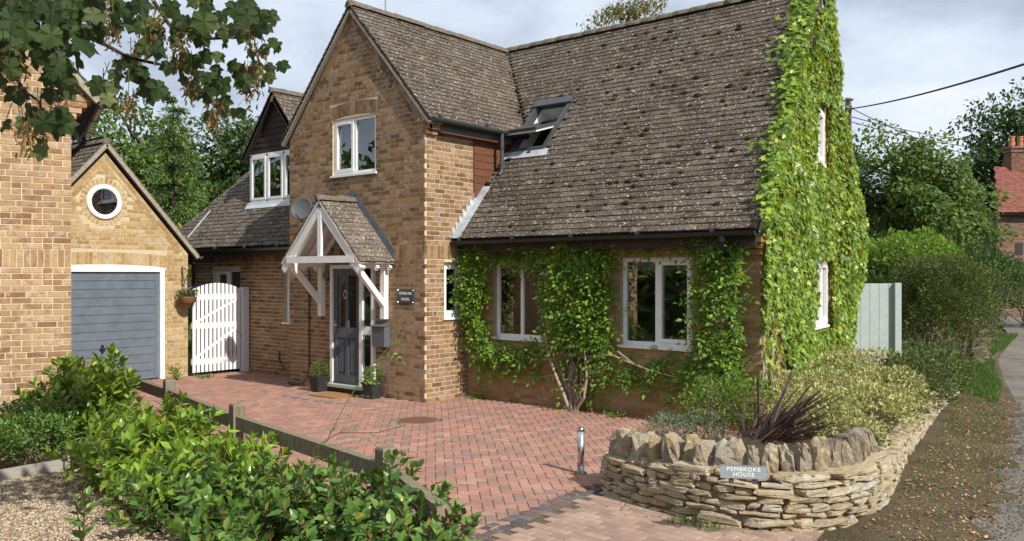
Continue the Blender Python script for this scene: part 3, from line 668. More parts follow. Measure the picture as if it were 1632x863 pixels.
# gutters, fascias, downpipes
H.part('fascia', MB().box((.02, .06, 4.26), (.05, 2.4, 4.39)), 'lead_dark', side)
H.part('soffit', MB().box((.0, .23, 4.235), (.13, 2.4, 4.255)), 'cladding_red', side)
H.part('gutter', gutter(MB(), (.20, -.03, 4.44), (.20, 2.02, 4.43), .06), 'gutter_grey', side)
H.part('downpipe', MB().tube([(.2, 1.62, 4.39), (.2, 1.62, 3.80), (.2, 1.60, 3.72), (.2, 1.54, 3.67)], .034, 10).lathe((.2, 1.62, 4.14), [(.042, 0), (.042, .06)], 12).lathe((.2, 1.62, 3.78), [(.042, 0), (.042, .06)], 12), 'gutter_grey', side)
H.part('fascia', MB().box((.02, .74, 2.36), (5.1, .78, 2.54)), 'fascia_brown', wist)
H.part('soffit', MB().box((.02, .78, 2.375), (4.64, .97, 2.39)), 'fascia_brown', wist)
H.part('gutter', gutter(MB(), (.02, .60, 2.535), (5.17, .60, 2.545), .06), 'black_plastic', wist)
H.part('downpipe', MB().tube([(4.72, .60, 2.5), (4.72, .60, 2.42), (4.72, .66, 2.33), (4.72, .84, 2.20), (4.72, .87, 2.1), (4.72, .87, .1)], .036, 10).lathe((4.72, .60, 2.42), [(.05, 0), (.05, .07)], 12).lathe((4.72, .87, 1.2), [(.045, 0), (.045, .06)], 12), 'black_plastic', wist)
H.part('fascia', MB().box((-9.0, .55, 2.36), (-3.5, .58, 2.53)), 'fascia_brown', left)
H.part('gutter', gutter(MB(), (-9.0, .42, 2.53), (-3.5, .42, 2.53), .06), 'black_plastic', left)
H.part('downpipe', MB().tube([(-7.98, .42, 2.5), (-7.98, .45, 2.38), (-7.98, .68, 2.2), (-7.98, .7, .05)], .036, 10), 'black_plastic', left)
H.part('aerial', MB().tube([(-1.75, .75, 6.5), (-1.75, .75, 7.6)], .014, 6), 'steel')
# ---- dormer over the rear wing
D = H.part('dormer', MB().prism([A(-6.66, 1.32, 3.3), A(-4.76, 1.32, 3.3), A(-4.76, 1.32, 4.6), A(-5.71, 1.32, 5.72), A(-6.66, 1.32, 4.6)], A(0, 2.6, 0)), 'dark_room')
fx = MB(); xs = [-6.63, -6.03, -5.43, -4.83]
for a in xs: fx.box((a-.03, 1.25, 3.56), (a+.03, 1.315, 4.56))
fx.box((-6.66, 1.25, 3.53), (-4.8, 1.316, 3.59)).box((-6.66, 1.25, 4.52), (-4.8, 1.316, 4.58)).box((-6.7, 1.2, 3.49), (-4.76, 1.31, 3.53))
H.part('window_frame', fx, 'white_paint', D)
for a in xs[:-1]:
    sm = MB()
    for (p, q, y, x) in ((a+.035, a+.565, 3.595, 3.645), (a+.035, a+.565, 4.465, 4.515), (a+.035, a+.085, 3.645, 4.465), (a+.515, a+.565, 3.645, 4.465)): sm.box((p, 1.235, y), (q, 1.28, x))
    H.part('sash', sm, 'white_paint', D); H.part('pane', MB().box((a+.08, 1.258, 3.64), (a+.52, 1.262, 4.47)), 'glass', D)
    H.part('blind', MB().box((a+.04, 1.29, 4.28), (a+.56, 1.3, 4.5)), 'blind', D)
for i in range(9):                       # dark boards of the dormer gable, each shorter than the last
    z = 4.585+i*.125; h = .118; w = .98*(5.74-z)/1.14; w1 = .98*(5.74-z-h)/1.14
    if w1 < .02: w1 = .02
    H.part('cladding_board', MB().prism([A(-5.71-w, 1.26, z), A(-5.71+w, 1.26, z), A(-5.71+w1, 1.27, z+h), A(-5.71-w1, 1.27, z+h)], A(0, .03, 0)), 'cladding_dark', D)
H.part('flashing', MB().prism([rL.p(2.36, yl(1.17), .045), rL.p(4.4, yl(1.17), .045), rL.p(4.4, yl(1.31), .05), rL.p(2.36, yl(1.31), .05)], rL.n*.01), 'lead', D)
for sx in (1, -1):
    e = A(-5.71+sx*1.10, 1.14 if sx > 0 else 3.9, 4.50); v = A(-sx*1.10, 0, 1.31)
    rp = RoofPlane(e, Y_*sx, v); lv = np.linalg.norm(v); po = [(0, 0), (2.76, 0), (2.76, lv), (0, lv)]
    dr = H.part('dormer_roof', rp.slab(po, .06), 'roof_underlay', D)
    H.part('barge_board', MB().bar(e*A(1, 0, 1)+A(0, 1.16, -.06), (e+v)*A(1, 0, 1)+A(0, 1.16, -.06), .04, .11, rp.n), 'cladding_dark', D)
    t_ = rp.tiles([(0, 0), (1.2, 0), (1.2, lv), (0, lv)] if sx > 0 else [(1.6, 0), (2.76, 0), (2.76, lv), (1.6, lv)], trim=(0, 2.76))
    H.scatter('roof_tile', TILE, t_, 'roof_tile', 0, D, stuff='roof_tiling')
H.scatter('ridge_tile', RIDGE, ridge_run((-5.71, 1.12, 5.84), (-5.71, 3.6, 5.84), .1), 'ridge_tile', 6, D, smooth=True)
# ---- roof window standing open on its pivots
def ring(rp, a0, a1, b0, b1, t, c, h):
    mb = MB()
    for p, q, y, x in ((a0, a1, b0, b0+t), (a0, a1, b1-t, b1), (a0, a0+t, b0+t, b1-t), (a1-t, a1, b0+t, b1-t)): mb.obox(rp.p(p, y, c), rp.u*(q-p), rp.v*(x-y), rp.n*h)
    return mb
va0, va1, vb0, vb1 = .09, .89, yv(1.94), yv(2.79); vm = (vb0+vb1)/2
V = H.part('roof_window', ring(rB, va0, va1, vb0, vb1, .06, -.05, .13), 'gutter_grey', label='roof window standing open on its pivots')
li = MB(); i0, i1, j0, j1 = va0+.058, va1-.058, vb0+.058, vb1-.058
q = [rB.p(i0, j0, .03), rB.p(i1, j0, .03), rB.p(i1, j1, .03), rB.p(i0, j1, .03)]; k = [x-rB.n*.32 for x in q]
li.add(q+k, [(0,1,5,4), (1,2,6,5), (2,3,7,6), (3,0,4,7)]); H.part('lining', li, 'room_white', V)
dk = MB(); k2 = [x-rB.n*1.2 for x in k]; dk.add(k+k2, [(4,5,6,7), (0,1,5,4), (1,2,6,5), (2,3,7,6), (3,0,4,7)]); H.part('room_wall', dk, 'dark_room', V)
H.part('top_cover', MB().obox(rB.p(va0-.02, vb1-.14, .08), rB.u*(va1-va0+.04), rB.v*.16, rB.n*.03), 'gutter_grey', V)
H.part('flashing', MB().prism([rB.p(va0-.12, vb0-.17, .045), rB.p(va1+.12, vb0-.17, .045), rB.p(va1+.08, vb0+.0, .05), rB.p(va0-.1, vb0+.0, .05)], rB.n*.01), 'lead', V)
th = math.radians(33); vs = rB.v*math.cos(th)-rB.n*math.sin(th); ns = np.cross(rB.u, vs)
rs = RoofPlane(rB.p(0, vm, .06), rB.u, vs); hl = (vb1-vb0)/2-.03
sa = H.part('sash', ring(rs, va0+.05, va1-.05, -hl, hl, .065, -.025, .05), 'gutter_grey', V)
H.part('pane', MB().obox(rs.p(va0+.11, -hl+.06, -.005), rs.u*(va1-va0-.22), rs.v*(2*hl-.12), rs.n*.006), 'glass', V)
H.part('inner_frame', ring(rs, va0+.06, va1-.06, -hl+.01, hl-.01, .05, -.06, .033), 'room_white', V)
# ---- porch
P0, PZ, PH, PE = -1.70, 3.20, .98, 2.20
pt = H.part('porch', MB().box((P0-.86, -.72, 2.13), (P0-.76, -.002, 2.225)).box((P0+.76, -.72, 2.13), (P0+.86, -.002, 2.225)), 'white_paint')
for sx in (-1, 1):
    x = P0+sx*.81
    H.part('wall_post', MB().box((x-.05, -.095, 1.28), (x+.05, -.003, 2.128)), 'white_paint', pt)
    H.part('brace', MB().bar((x, -.07, 1.52), (x, -.66, 2.15), .085, .085, X_), 'white_paint', pt)
    H.part('barge_rafter', MB().bar((P0+sx*.985, -.70, PE-.13), (P0+sx*.01, -.70, PZ-.135), .045, .12, A(sx, 0, 1)), 'white_paint', pt)
    for y in (-.62, -.33, -.06): H.part('rafter_end', MB().bar((P0+sx*.97, y, PE-.115), (P0+sx*.02, y, PZ-.13), .05, .075, A(sx, 0, 1)), 'white_paint', pt)
    vp = A(-sx*PH, 0, PZ-PE); rp = RoofPlane((P0+sx*(PH+.03), -.74 if sx > 0 else -.003, PE-.01), Y_*sx, vp); lp = np.linalg.norm(vp)+.03
    po = [(0, 0), (.737, 0), (.737, lp), (0, lp)]
    pr = H.part('porch_roof', rp.slab(po, .03), 'room_white', pt)
    H.scatter('roof_tile', TILE, rp.tiles(po, gauge=.098, w=.165, th=.018, trim=(0, .737)), 'porch_tile', 90 if sx > 0 else 0, pt, stuff='roof_tiling')
H.part('tie_beam', MB().box((P0-.87, -.74, 2.19), (P0+.87, -.68, 2.30)), 'white_paint', pt)
H.part('king_post', MB().box((P0-.045, -.73, 2.30), (P0+.045, -.685, 3.05)), 'white_paint', pt)
H.scatter('ridge_tile', RIDGE, ridge_run((P0, -.75, PZ+.05), (P0, -.0, PZ+.05), .10, 2), 'ridge_tile', 2, pt, smooth=True)
fl = MB(); n = 11
for i in range(n):
    t0, t1 = i/n, (i+1)/n; a = A(P0+.03+PH*t0, -.006, PZ+.10-t0*(PZ-PE)); b = A(P0+.03+PH*t1, -.006, PZ+.10-t1*(PZ-PE))
    fl.prism([a+A(0, 0, -.12), b+A(0, 0, -.12), b+A(0, 0, .02), b+A(.035, 0, .085), a+A(.015, 0, .075)], A(0, -.006, 0))
fl.box((P0-.16, -.012, PZ+.06), (P0+.06, -.004, PZ+.20)); H.part('lead_flashing', fl, 'lead_dark', pt)
# ---- front door
dz0, dz1 = .17, 2.10
df = MB().box((-2.268, -.06, .14), (-2.20, -.0, 2.158)).box((-1.50, -.06, .14), (-1.42, .0, 2.158)).box((-1.205, -.06, .14), (-1.152, .0, 2.158)).box((-2.2, -.059, 2.10), (-1.205, -.001, 2.158)).box((-1.42, -.055, 1.0), (-1.205, -.005, 1.14)).box((-1.42, -.055, .14), (-1.205, -.005, .19))
DF = H.part('door_frame', df, 'white_paint')
H.part('door_step', MB().box((-2.33, -.16, .09), (-1.13, .2, .138)), 'gate_sage', DF)
dm = MB(); dl = lambda *b: dm.box((b[0], -.035, b[2]), (b[1], .008, b[3]))
for b in ((-2.197, -2.10, dz0, dz1), (-1.60, -1.503, dz0, dz1), (-2.10, -1.60, dz0, .30), (-2.10, -1.60, .93, 1.10), (-2.10, -1.60, 1.98, dz1), (-1.89, -1.81, .30, .93), (-1.89, -1.81, 1.10, 1.98)): dl(*b)
DR = H.part('front_door', dm, 'door_grey')
for a, b in ((-2.10, -1.89), (-1.81, -1.60)):
    H.part('door_panel', MB().box((a-.004, -.012, .296), (b+.004, .0, .934)).box((a+.03, -.024, .34), (b-.03, -.012, .89)), 'door_grey', DR)
    H.part('pane', MB().box((a-.004, -.016, 1.096), (b+.004, -.012, 1.984)), 'glass', DR)
H.part('knocker', MB().tube([(-1.85+.045*math.cos(t), -.06, 1.66+.06*math.sin(t)) for t in np.linspace(0, 2*math.pi, 13)], .011, 6).lathe((-1.85, -.035, 1.73), [(.03, 0), (.02, .03)], 10, -Y_), 'steel', DR)
H.part('door_handle', MB().box((-2.165, -.045, 1.02), (-2.135, -.036, 1.22)).tube([(-2.15, -.04, 1.14), (-2.15, -.085, 1.14), (-2.04, -.085, 1.14)], .01, 6), 'steel', DR)
H.part('sill_bar', MB().box((-2.2, -.05, .142), (-1.5, .02, .168)), 'gutter_grey', DR)
for z0, z1 in ((.19, 1.0), (1.14, 2.1)): H.part('sidelight_pane', MB().box((-1.42, -.03, z0), (-1.205, -.025, z1)), 'glass', DF)
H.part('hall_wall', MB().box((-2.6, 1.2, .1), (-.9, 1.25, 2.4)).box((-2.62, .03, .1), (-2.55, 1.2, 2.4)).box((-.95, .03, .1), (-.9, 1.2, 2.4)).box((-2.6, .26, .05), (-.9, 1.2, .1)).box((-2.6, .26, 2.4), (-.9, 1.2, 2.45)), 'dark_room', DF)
# things fixed to the house front
t = Thing('mailbox', 'dark grey metal mailbox with sloping lid fixed to the brick beside the front door', 'mailbox', (-.95, -.06, .83))
t.part('body', MB().prism([A(-1.10, -.004, .83), A(-1.10, -.13, .83), A(-1.10, -.13, 1.15), A(-1.10, -.004, 1.19)], A(.30, 0, 0)), 'mailbox_grey')
t.part('lid', MB().prism([A(-1.12, -.004, 1.195), A(-1.12, -.15, 1.15), A(-1.12, -.15, 1.165), A(-1.12, -.004, 1.215)], A(.34, 0, 0)), 'mailbox_grey')
t.part('lock', MB().lathe((-.95, -.13, 1.0), [(.012, 0), (.010, .008)], 10, -Y_), 'steel')
t = Thing('name_plaque', 'dark slate plaque with white lettering PEMBROKE HOUSE on the brick right of the porch', 'sign', (-.42, -.01, 1.55))
t.part('plate', MB().box((-.61, -.022, 1.545), (-.235, -.003, 1.765)), 'slate_sign')
for x, z in ((-.595, 1.56), (-.25, 1.56), (-.595, 1.75), (-.25, 1.75)): t.part('screw', MB().lathe((x, -.022, z), [(.008, 0), (.006, .004)], 8, -Y_), 'steel')
tv, tf = text_mesh(['PEMBROKE', 'HOUSE'], .062, .001, .88, 1.5); tv = np.c_[tv[:, 0]-.4225, np.full(len(tv), -.0235)-tv[:, 2]*1, tv[:, 1]+1.655]
t.part('lettering', MB().add(tv, tf), 'lettering')
t = Thing('satellite_dish', 'grey satellite dish on the brick wall left of the porch roof', 'dish', (-2.83, -.15, 3.15))
ax = unit(A(.45, -.85, .25)); t.part('reflector', MB().lathe((-2.83, -.22, 3.15), [(.01, -.005), (.12, .012), (.17, .03), (.205, .05), (.21, .043), (.17, .02), (.1, .0), (.01, -.012)], 28, ax), 'dish_grey', smooth=True)
t.part('bracket', MB().tube([(-2.83, 0, 3.12), (-2.83, -.1, 3.12), (-2.83, -.2, 3.14)], .02, 8), 'gutter_grey')
t.part('feed_arm', MB().tube([(-2.83, -.22, 2.93), (-2.70, -.46, 3.04)], .01, 6), 'gutter_grey')
t = Thing('hose', 'thin black hose hanging down the front wall and trailing along its foot', 'hose', (-2.9, -.02, 0))
t.part('hose_run', MB().tube([(-2.9, -.02, 2.1), (-2.9, -.02, 1.2), (-2.9, -.02, .35), (-2.92, -.04, .18), (-3.05, -.06, .07), (-3.25, -.07, .03), (-3.45, -.06, .03), (-3.6, .1, .03), (-3.9, .5, .06), (-4.4, .70, .1), (-4.7, .73, .15), (-4.85, .735, .3), (-4.88, .74, .48)], .012, 6), 'black_plastic')
t = Thing('porch_lamp', 'small beige sensor lamp box beside the left porch post', 'lamp', (-2.38, -.05, 1.98))
t.part('housing', MB().box((-2.44, -.07, 1.93), (-2.32, -.003, 2.04)), 'weathered_wood')
# ================================================================== GARAGE
GX = -6.07
G = Thing('brick_garage', 'small buff brick garage with round window and grey up-and-over door', 'garage', (GX, -2.15, 0))
wG = WallFrame((GX, -3.77, 0), Y_, 3.24, [(0, 2.40), (1.62, 4.22), (3.24, 2.40)], [(.49, 2.75, 0, 2.14, .05)])
rw = (1.60, 3.32, .31)                              # round window: centre, radius
gw = G.part('front_wall', wG.core(), 'mortar_pale')
bG = [m for m in wG.bricks(32, blocked=[])] + wG.bricks(99, inset=.17, z0=32*.075)
def far(m, a): c = m[:3, 3]+m[:3, 0]*.5+m[:3, 2]*.5; return math.hypot(c[1]+3.77-rw[0], c[2]-rw[1]) > a
bG = [m for m in bG if far(m, .47)]
for i in range(30):
    t0 = 2*math.pi*i/30; r = A(0, math.cos(t0), math.sin(t0)); tg = A(0, -math.sin(t0), math.cos(t0)); c = A(GX, -3.77+rw[0], rw[1])+r*.325
    bG.append(mat4(tg*.056, A(-.05, 0, 0), r*.105, c-tg*.028))
G.scatter('brick', BRICK, bG, 'brick_garage', 300, gw, stuff='brickwork')
G.scatter('raking_brick', BRICK, wG.raking(), 'brick_garage', 0, gw, stuff='raking_brickwork')
c = A(GX, -3.77+rw[0], rw[1])
rf = G.part('round_window', MB().lathe(c-X_*.03, [(.235, .0), (.235, .055), (.25, .065), (.305, .065), (.32, .05), (.32, .0)], 40, X_), 'white_paint', smooth=False)
G.part('pane', MB().lathe(c+X_*.004, [(.001, 0), (.24, 0), (.24, .004), (.001, .004)], 32, X_), 'glass', rf)
G.part('room_wall', MB().lathe(c-X_*.004, [(.001, 0), (.26, 0), (.26, .003), (.001, .003)], 32, X_), 'dark_room', rf)
gf = MB().box((GX-.06, -3.28, 0), (GX+.02, -3.18, 2.13)).box((GX-.06, -1.11, 0), (GX+.02, -1.02, 2.13)).box((GX-.06, -3.18, 2.05), (GX+.02, -1.11, 2.13))
n = 12; gf.prism([A(GX-.02, -3.28+2.26*i/n, 2.128+.05*(1-(2*i/n-1)**2)) for i in range(n+1)], A(.03, 0, 0))
gfr = G.part('door_frame', gf, 'white_paint')
gd = G.part('garage_door', MB().box((GX-.08, -3.18, .02), (GX-.045, -1.11, 2.05)), 'garage_grey')
for i in range(13): G.part('door_plank', MB().box((GX-.046, -3.10, .03+i*.155), (GX-.022, -1.19, .03+i*.155+.147)), 'garage_grey', gd)
for y in (-3.18, -1.19): G.part('door_stile', MB().box((GX-.046, y+.002, .03), (GX-.018, y+.078, 2.045)), 'garage_grey', gd)
G.part('handle', MB().box((GX-.02, -2.22, .58), (GX+.01, -2.18, .72)).box((GX+.0, -2.25, .63), (GX+.02, -2.15, .66)), 'black_plastic', gd)
G.part('shell_wall', MB().box((-11, -3.74, 0), (GX-.25, -3.5, 2.4)).box((-11, -.8, 0), (GX-.25, -.56, 2.4)).box((-11, -3.5, 0), (-10.8, -.8, 2.4)), 'brick_garage')
for sx in (1, -1):
    v = A(0, -sx*1.80, 2.03); lv = np.linalg.norm(v); e = A(GX+.07 if sx < 0 else -11, -2.15+sx*1.80, 2.36)
    rp = RoofPlane(e, X_*sx, v) if sx > 0 else RoofPlane(e, -X_, v)
    if rp.n[2] < 0: rp = RoofPlane(A(-11 if sx < 0 else GX+.07, e[1], e[2]), -rp.u, v)
    po = [(0, 0), (5.0, 0), (5.0, lv), (0, lv)]; gr = G.part('roof_slope', rp.slab(po, .07), 'roof_underlay')
    xs0 = 0 if rp.p(0, 0)[0] > -8 else 2.4
    G.scatter('roof_tile', TILE, rp.tiles([(xs0, 0), (xs0+2.6, 0), (xs0+2.6, lv), (xs0, lv)] if xs0 else [(0, 0), (2.6, 0), (2.6, lv), (0, lv)], trim=(0, 5)), 'roof_tile', 0, gr, stuff='roof_tiling')
    p, q = A(GX+.075, -2.15+sx*1.80, 2.33), A(GX+.075, -2.15, 4.36)
    G.part('verge', MB().bar(p-X_*.05, q-X_*.05, .11, .07, A(0, sx, 1)), 'verge_cement', gr)
G.scatter('ridge_tile', RIDGE, ridge_run((GX+.07, -2.15, 4.42), (-9.5, -2.15, 4.42), .1), 'ridge_tile', 8, smooth=True)
G.part('gutter', gutter(MB(), (GX+.03, -.27, 2.36), (-10.9, -.27, 2.36), .055), 'gutter_grey')
G.part('fascia', MB().box((-10.9, -.40, 2.22), (GX-.03, -.37, 2.36)), 'fascia_brown')
# hanging basket on its bracket
t = Thing('hanging_basket', 'wicker hanging basket of small flowers on the garage wall beside the white gate', 'basket', (-5.86, -.66, 1.42))
bs = (-5.86, -.66, 1.40)
t.part('basket', MB().lathe(bs, [(.02, 0), (.09, .015), (.15, .07), (.175, .15), (.185, .17), (.16, .17), (.14, .1)], 20), 'wicker', smooth=True)
t.part('chain', MB().tube([(-5.86+.16, -.66, 1.57), (-5.86, -.66, 2.0)], .006, 5).tube([(-6.0, -.57, 1.57), (-5.86, -.66, 2.0)], .006, 5).tube([(-6.0, -.75, 1.57), (-5.86, -.66, 2.0)], .006, 5), 'wire_black')
t.part('bracket', MB().tube([(-6.06, -.66, 1.78), (-6.06, -.66, 2.16)], .012, 6).tube([(-6.05, -.66, 2.10), (-5.95, -.66, 2.12), (-5.84, -.66, 2.06), (-5.82, -.66, 2.0), (-5.86, -.66, 1.98)], .009, 6), 'wire_black')
N = 260; th = rng.uniform(0, 2*math.pi, N); rr = .19*np.sqrt(rng.uniform(0, 1, N)); Pp = np.c_[bs[0]+rr*np.cos(th), bs[1]+rr*np.sin(th), 1.57+rng.uniform(0, .12, N)]
t.scatter('leaf', OVAL_S, frames(Pp, np.c_[np.cos(th), np.sin(th), rng.uniform(.2, 1.2, N)], np.c_[np.zeros(N), np.zeros(N), np.ones(N)]+rng.normal(0, .4, (N, 3)), rng.uniform(.04, .07, N)), 'leaf_box', 0, stuff='foliage')
N = 26; th = rng.uniform(0, 2*math.pi, N); rr = .17*np.sqrt(rng.uniform(0, 1, N)); Pp = np.c_[bs[0]+rr*np.cos(th), bs[1]+rr*np.sin(th), 1.66+rng.uniform(0, .1, N)]
t.scatter('flower', OVAL_S, frames(Pp, rng.normal(0, 1, (N, 3)), A(1, 0, .6)+rng.normal(0, .3, (N, 3)), np.full(N, .04)), 'petal', 0, stuff='flowers')
# ================================================================== WHITE GATE
t = Thing('picket_gate', 'white arched picket gate between the garage and the house', 'gate', (-5.98, .05, 0))
gy0, gy1, gx = -.50, .58, -5.98; n = 12; pitch = (gy1-gy0)/n
def gtop(y): u = (y-(gy0+gy1)/2)/((gy1-gy0)/2); return 1.70+.13*(1-u*u)
for i in range(n):
    y = gy0+i*pitch+.008; w = pitch-.028
    t.part('slat', MB().prism([A(gx, y, .07), A(gx, y+w, .07), A(gx, y+w, gtop(y+w)), A(gx, y, gtop(y))], A(.02, 0, 0)), 'gate_paint')
for z in (.22, .93, 1.50): t.part('rail', MB().box((gx-.045, gy0+.005, z), (gx-.001, gy1-.01, z+.11)), 'gate_paint')
for z0, z1 in ((.33, .93), (1.04, 1.50)): t.part('brace', MB().bar((gx-.022, gy0+.03, z0), (gx-.022, gy1-.06, z1), .04, .075, X_), 'gate_paint')
t.part('latch', MB().lathe((gx+.02, .53, .86), [(.028, 0), (.03, .01), (.012, .02), (.022, .035), (.012, .05)], 12, X_), 'steel')
t.part('gate_post', MB().box((gx-.06, .60, .0), (gx+.06, .745, 1.74)), 'gate_paint')
# ================================================================== NEIGHBOURING HOUSE, left
NC = A(-1.63, -4.65, 0); na = math.radians(70); nu = A(math.cos(na), math.sin(na), 0)
N_ = Thing('neighbour_house', 'neighbouring brick house at the left edge with tiled verge and soldier course', 'house', NC-nu*2.5)
wN = WallFrame(NC-nu*5.6, nu, 5.6, [(0, 4.2), (2.8, 7.5), (5.6, 4.2)], [])
nw = N_.part('front_wall', wN.core(), 'mortar_warm')
bN = wN.bricks(54, [(28, 31)], u0=0.0, u1=5.6) + [m for m in wN.bricks(60, z0=54*.075, inset=.0, u0=0.0, u1=5.62)] 
corb = []
for i, o in enumerate((.06, .12, .18, .24)):
    z = 3.98+i*.075
    corb.append(mat4(nu*(.215+o), -wN.n*.3, Z3*.066, wN.p(5.6-.215, z, .003)))
    corb.append(mat4(nu*(.215), -wN.n*.2, Z3*.066, wN.p(5.6-.44, z, .002)))
wN2 = WallFrame(NC-nu*5.6, nu, 5.82, [(0, 4.2), (2.8, 7.6), (5.82, 4.28)], [])
bN = [m for m in bN if m[2, 3] < 3.97] + [m for m in wN2.bricks(60, z0=53*.075, u0=0.0, inset=.18) if m[2, 3] > 4.27] + corb + [m for m in wN.bricks(58, z0=53*.075, u0=0.0, u1=5.15) if m[2, 3] < 4.28]
N_.scatter('brick', BRICK, bN, 'brick_neighbour', 300, nw, stuff='brickwork')
N_.scatter('raking_brick', BRICK, [m for m in wN2.raking() if m[0, 3] > NC[0]-nu[0]*1.6], 'brick_neighbour', 0, nw, stuff='raking_brickwork')
N_.part('gable_wall', MB().prism([wN.p(4.2, 3.9, -.012), wN.p(5.8, 4.22, -.012), wN.p(2.9, 7.5, -.012), wN.p(2.9, 3.9, -.012)], -wN.n*.2), 'mortar_warm', nw)
bk = -wN.n
N_.part('side_wall', MB().prism([NC+bk*.02, NC+bk*.02-nu*.25, NC+bk*3.6-nu*.25, NC+bk*3.6], Z3*4.2), 'brick_neighbour')
N_.part('back_wall', MB().prism([NC+bk*3.4, NC+bk*3.6-nu*.01, NC+bk*3.6-nu*5.6, NC+bk*3.4-nu*5.6], Z3*4.2).prism([NC-nu*5.6, NC-nu*5.35, NC-nu*5.35+bk*3.6, NC-nu*5.6+bk*3.6], Z3*4.2), 'brick_neighbour')
ev = wN.p(5.6+.31, 4.26, .07); vN = wN.p(2.8, 7.62, .07)-wN.p(5.91, 4.26, .07); lv = np.linalg.norm(vN)
rN = RoofPlane(ev, -wN.n, vN)
if rN.n[2] < 0: rN = RoofPlane(ev-wN.n*3.8, wN.n, vN)
po = [(0, 0), (3.8, 0), (3.8, lv), (0, lv)]; nr = N_.part('roof_slope', rN.slab(po, .09), 'roof_underlay')
near0 = np.linalg.norm(rN.p(0, 0)-ev) < 1
N_.scatter('roof_tile', TILE, rN.tiles([(0, 0), (1.2, 0), (1.2, lv), (0, lv)] if near0 else [(2.6, 0), (3.8, 0), (3.8, lv), (2.6, lv)], trim=(0, 3.8)), 'roof_tile', 0, nr, stuff='roof_tiling')
N_.part('verge', MB().bar(ev-wN.n*.05+A(0, 0, -.045), ev+vN-wN.n*.05+A(0, 0, -.045), .12, .08, rN.n), 'verge_cement', nr)
e2 = wN.p(-.36, 4.24, .07); N_.part('roof_slope', MB().prism([e2, wN.p(2.8, 7.62, .07), wN.p(2.8, 7.62, .07)-wN.n*3.8, e2-wN.n*3.8], A(0, 0, -.09)), 'roof_tile')
ge = wN.p(5.6+.35, 4.22, .03); N_.part('gutter', gutter(MB(), ge, ge-wN.n*3.6, .06), 'black_plastic')
dp = wN.p(5.6+.35, 4.16, -3.0); N_.part('downpipe', MB().tube([dp, dp-Z3*.06, dp-nu*.12-Z3*.2, dp-nu*.3-Z3*.42, dp-nu*.33-Z3*.6, dp-nu*.33-Z3*4.1], .04, 10), 'black_plastic')
# ================================================================== GROUND
def sheet(name, poly, z, mat, kind='structure', sub=0):
    mb = MB(); n = len(poly); mb.add([(x, y, z) for x, y in poly], [tuple(range(n))])
    t = Thing(name, kind=kind, mb=mb, mat=mat); return t
sheet('ground', [(-900, -900), (900, -900), (900, 1400), (-900, 1400)], -.06, 'grass_ground')
FA, FB = A(-5.9, -2.72), A(5.6, -5.37)
drive = [(-6.2, 1.0), (-6.2, -2.75), (5.08, -5.3), (5.08, -2.2), (5.0, 1.2), (0, 1.2)]
DV = sheet('driveway', drive, -.014, 'joint_sand')
apron = [(5.0, -1.9), (5.05, -7.5), (9.5, -7.5), (8.9, -2.9), (7.9, -2.5), (7.0, -2.2)]
AP = sheet('apron', [(5.0, -1.2), (5.05, -7.5), (9.6, -7.5), (8.7, -2.6), (7.7, -2.35), (7.2, -1.6)], -.015, 'joint_sand')
def strip_x(y): return 4.93 + (.12*((-2.6-y)/1.7)**1.3 if y < -2.6 else 0)
def pave(T, polys, mat, name='paver', n_ind=300, gap=.005):
    """Pavers from 2-D outlines: chamfered blocks. Whole ones share one mesh; cut ones are joined."""
    whole, cut = [], MB()
    for kind, data in polys:
        if kind == 'w': whole.append(data)
        else:
            P = np.array(data); c = P.mean(0); Q = c+(P-c)*.97; n = len(P); z = random.uniform(-.0012, .0012)
            if n < 3: continue
            V = [(x, y, z-.006) for x, y in P]+[(x, y, z) for x, y in Q]+[(x, y, -.03) for x, y in P]
            cut.add(V, [tuple(range(n, 2*n))]+[(i, (i+1) % n, n+(i+1) % n, n+i) for i in range(n)]+[(2*n+i, 2*n+(i+1) % n, (i+1) % n, i) for i in range(n)])
    T.scatter(name, PAVER, whole, mat, n_ind, stuff='paving')
    if cut.n: T.part('cut_paving', cut, mat, kind='stuff')
_h = .5; _q = .47
PAVER = (np.array([(-_h,-_h,-.15),(_h,-_h,-.15),(_h,_h,-.15),(-_h,_h,-.15),(-_q,-_q*.94,0),(_q,-_q*.94,0),(_q,_q*.94,0),(-_q,_q*.94,0),(-_h,-_h,-1),(_h,-_h,-1),(_h,_h,-1),(-_h,_h,-1)], float),
         [(4,5,6,7),(0,1,5,4),(1,2,6,5),(2,3,7,6),(3,0,4,7),(8,9,1,0),(9,10,2,1),(10,11,3,2),(11,8,0,3)])
def paver_m(cx, cy, a, L=.2, Wd=.1, g=.005):
    u = A(math.cos(a), math.sin(a), 0); v = A(-math.sin(a), math.cos(a), 0); t = random.gauss(0, .004), random.gauss(0, .004)
    return mat4((u+Z3*t[0])*(L-g), (v+Z3*t[1])*(Wd-g), Z3*.03, A(cx, cy, random.gauss(0, .0009)))
MAN = (1.08, -1.19, .26)
def ent(x, y): return -2.47 < x < -.84 and -.97 < y < .1
herr = []; q45 = math.pi/4
R45 = np.array([[math.cos(q45), -math.sin(q45)], [math.sin(q45), math.cos(q45)]])
fence_y = lambda x: -2.72-(x+5.9)*2.65/11.5
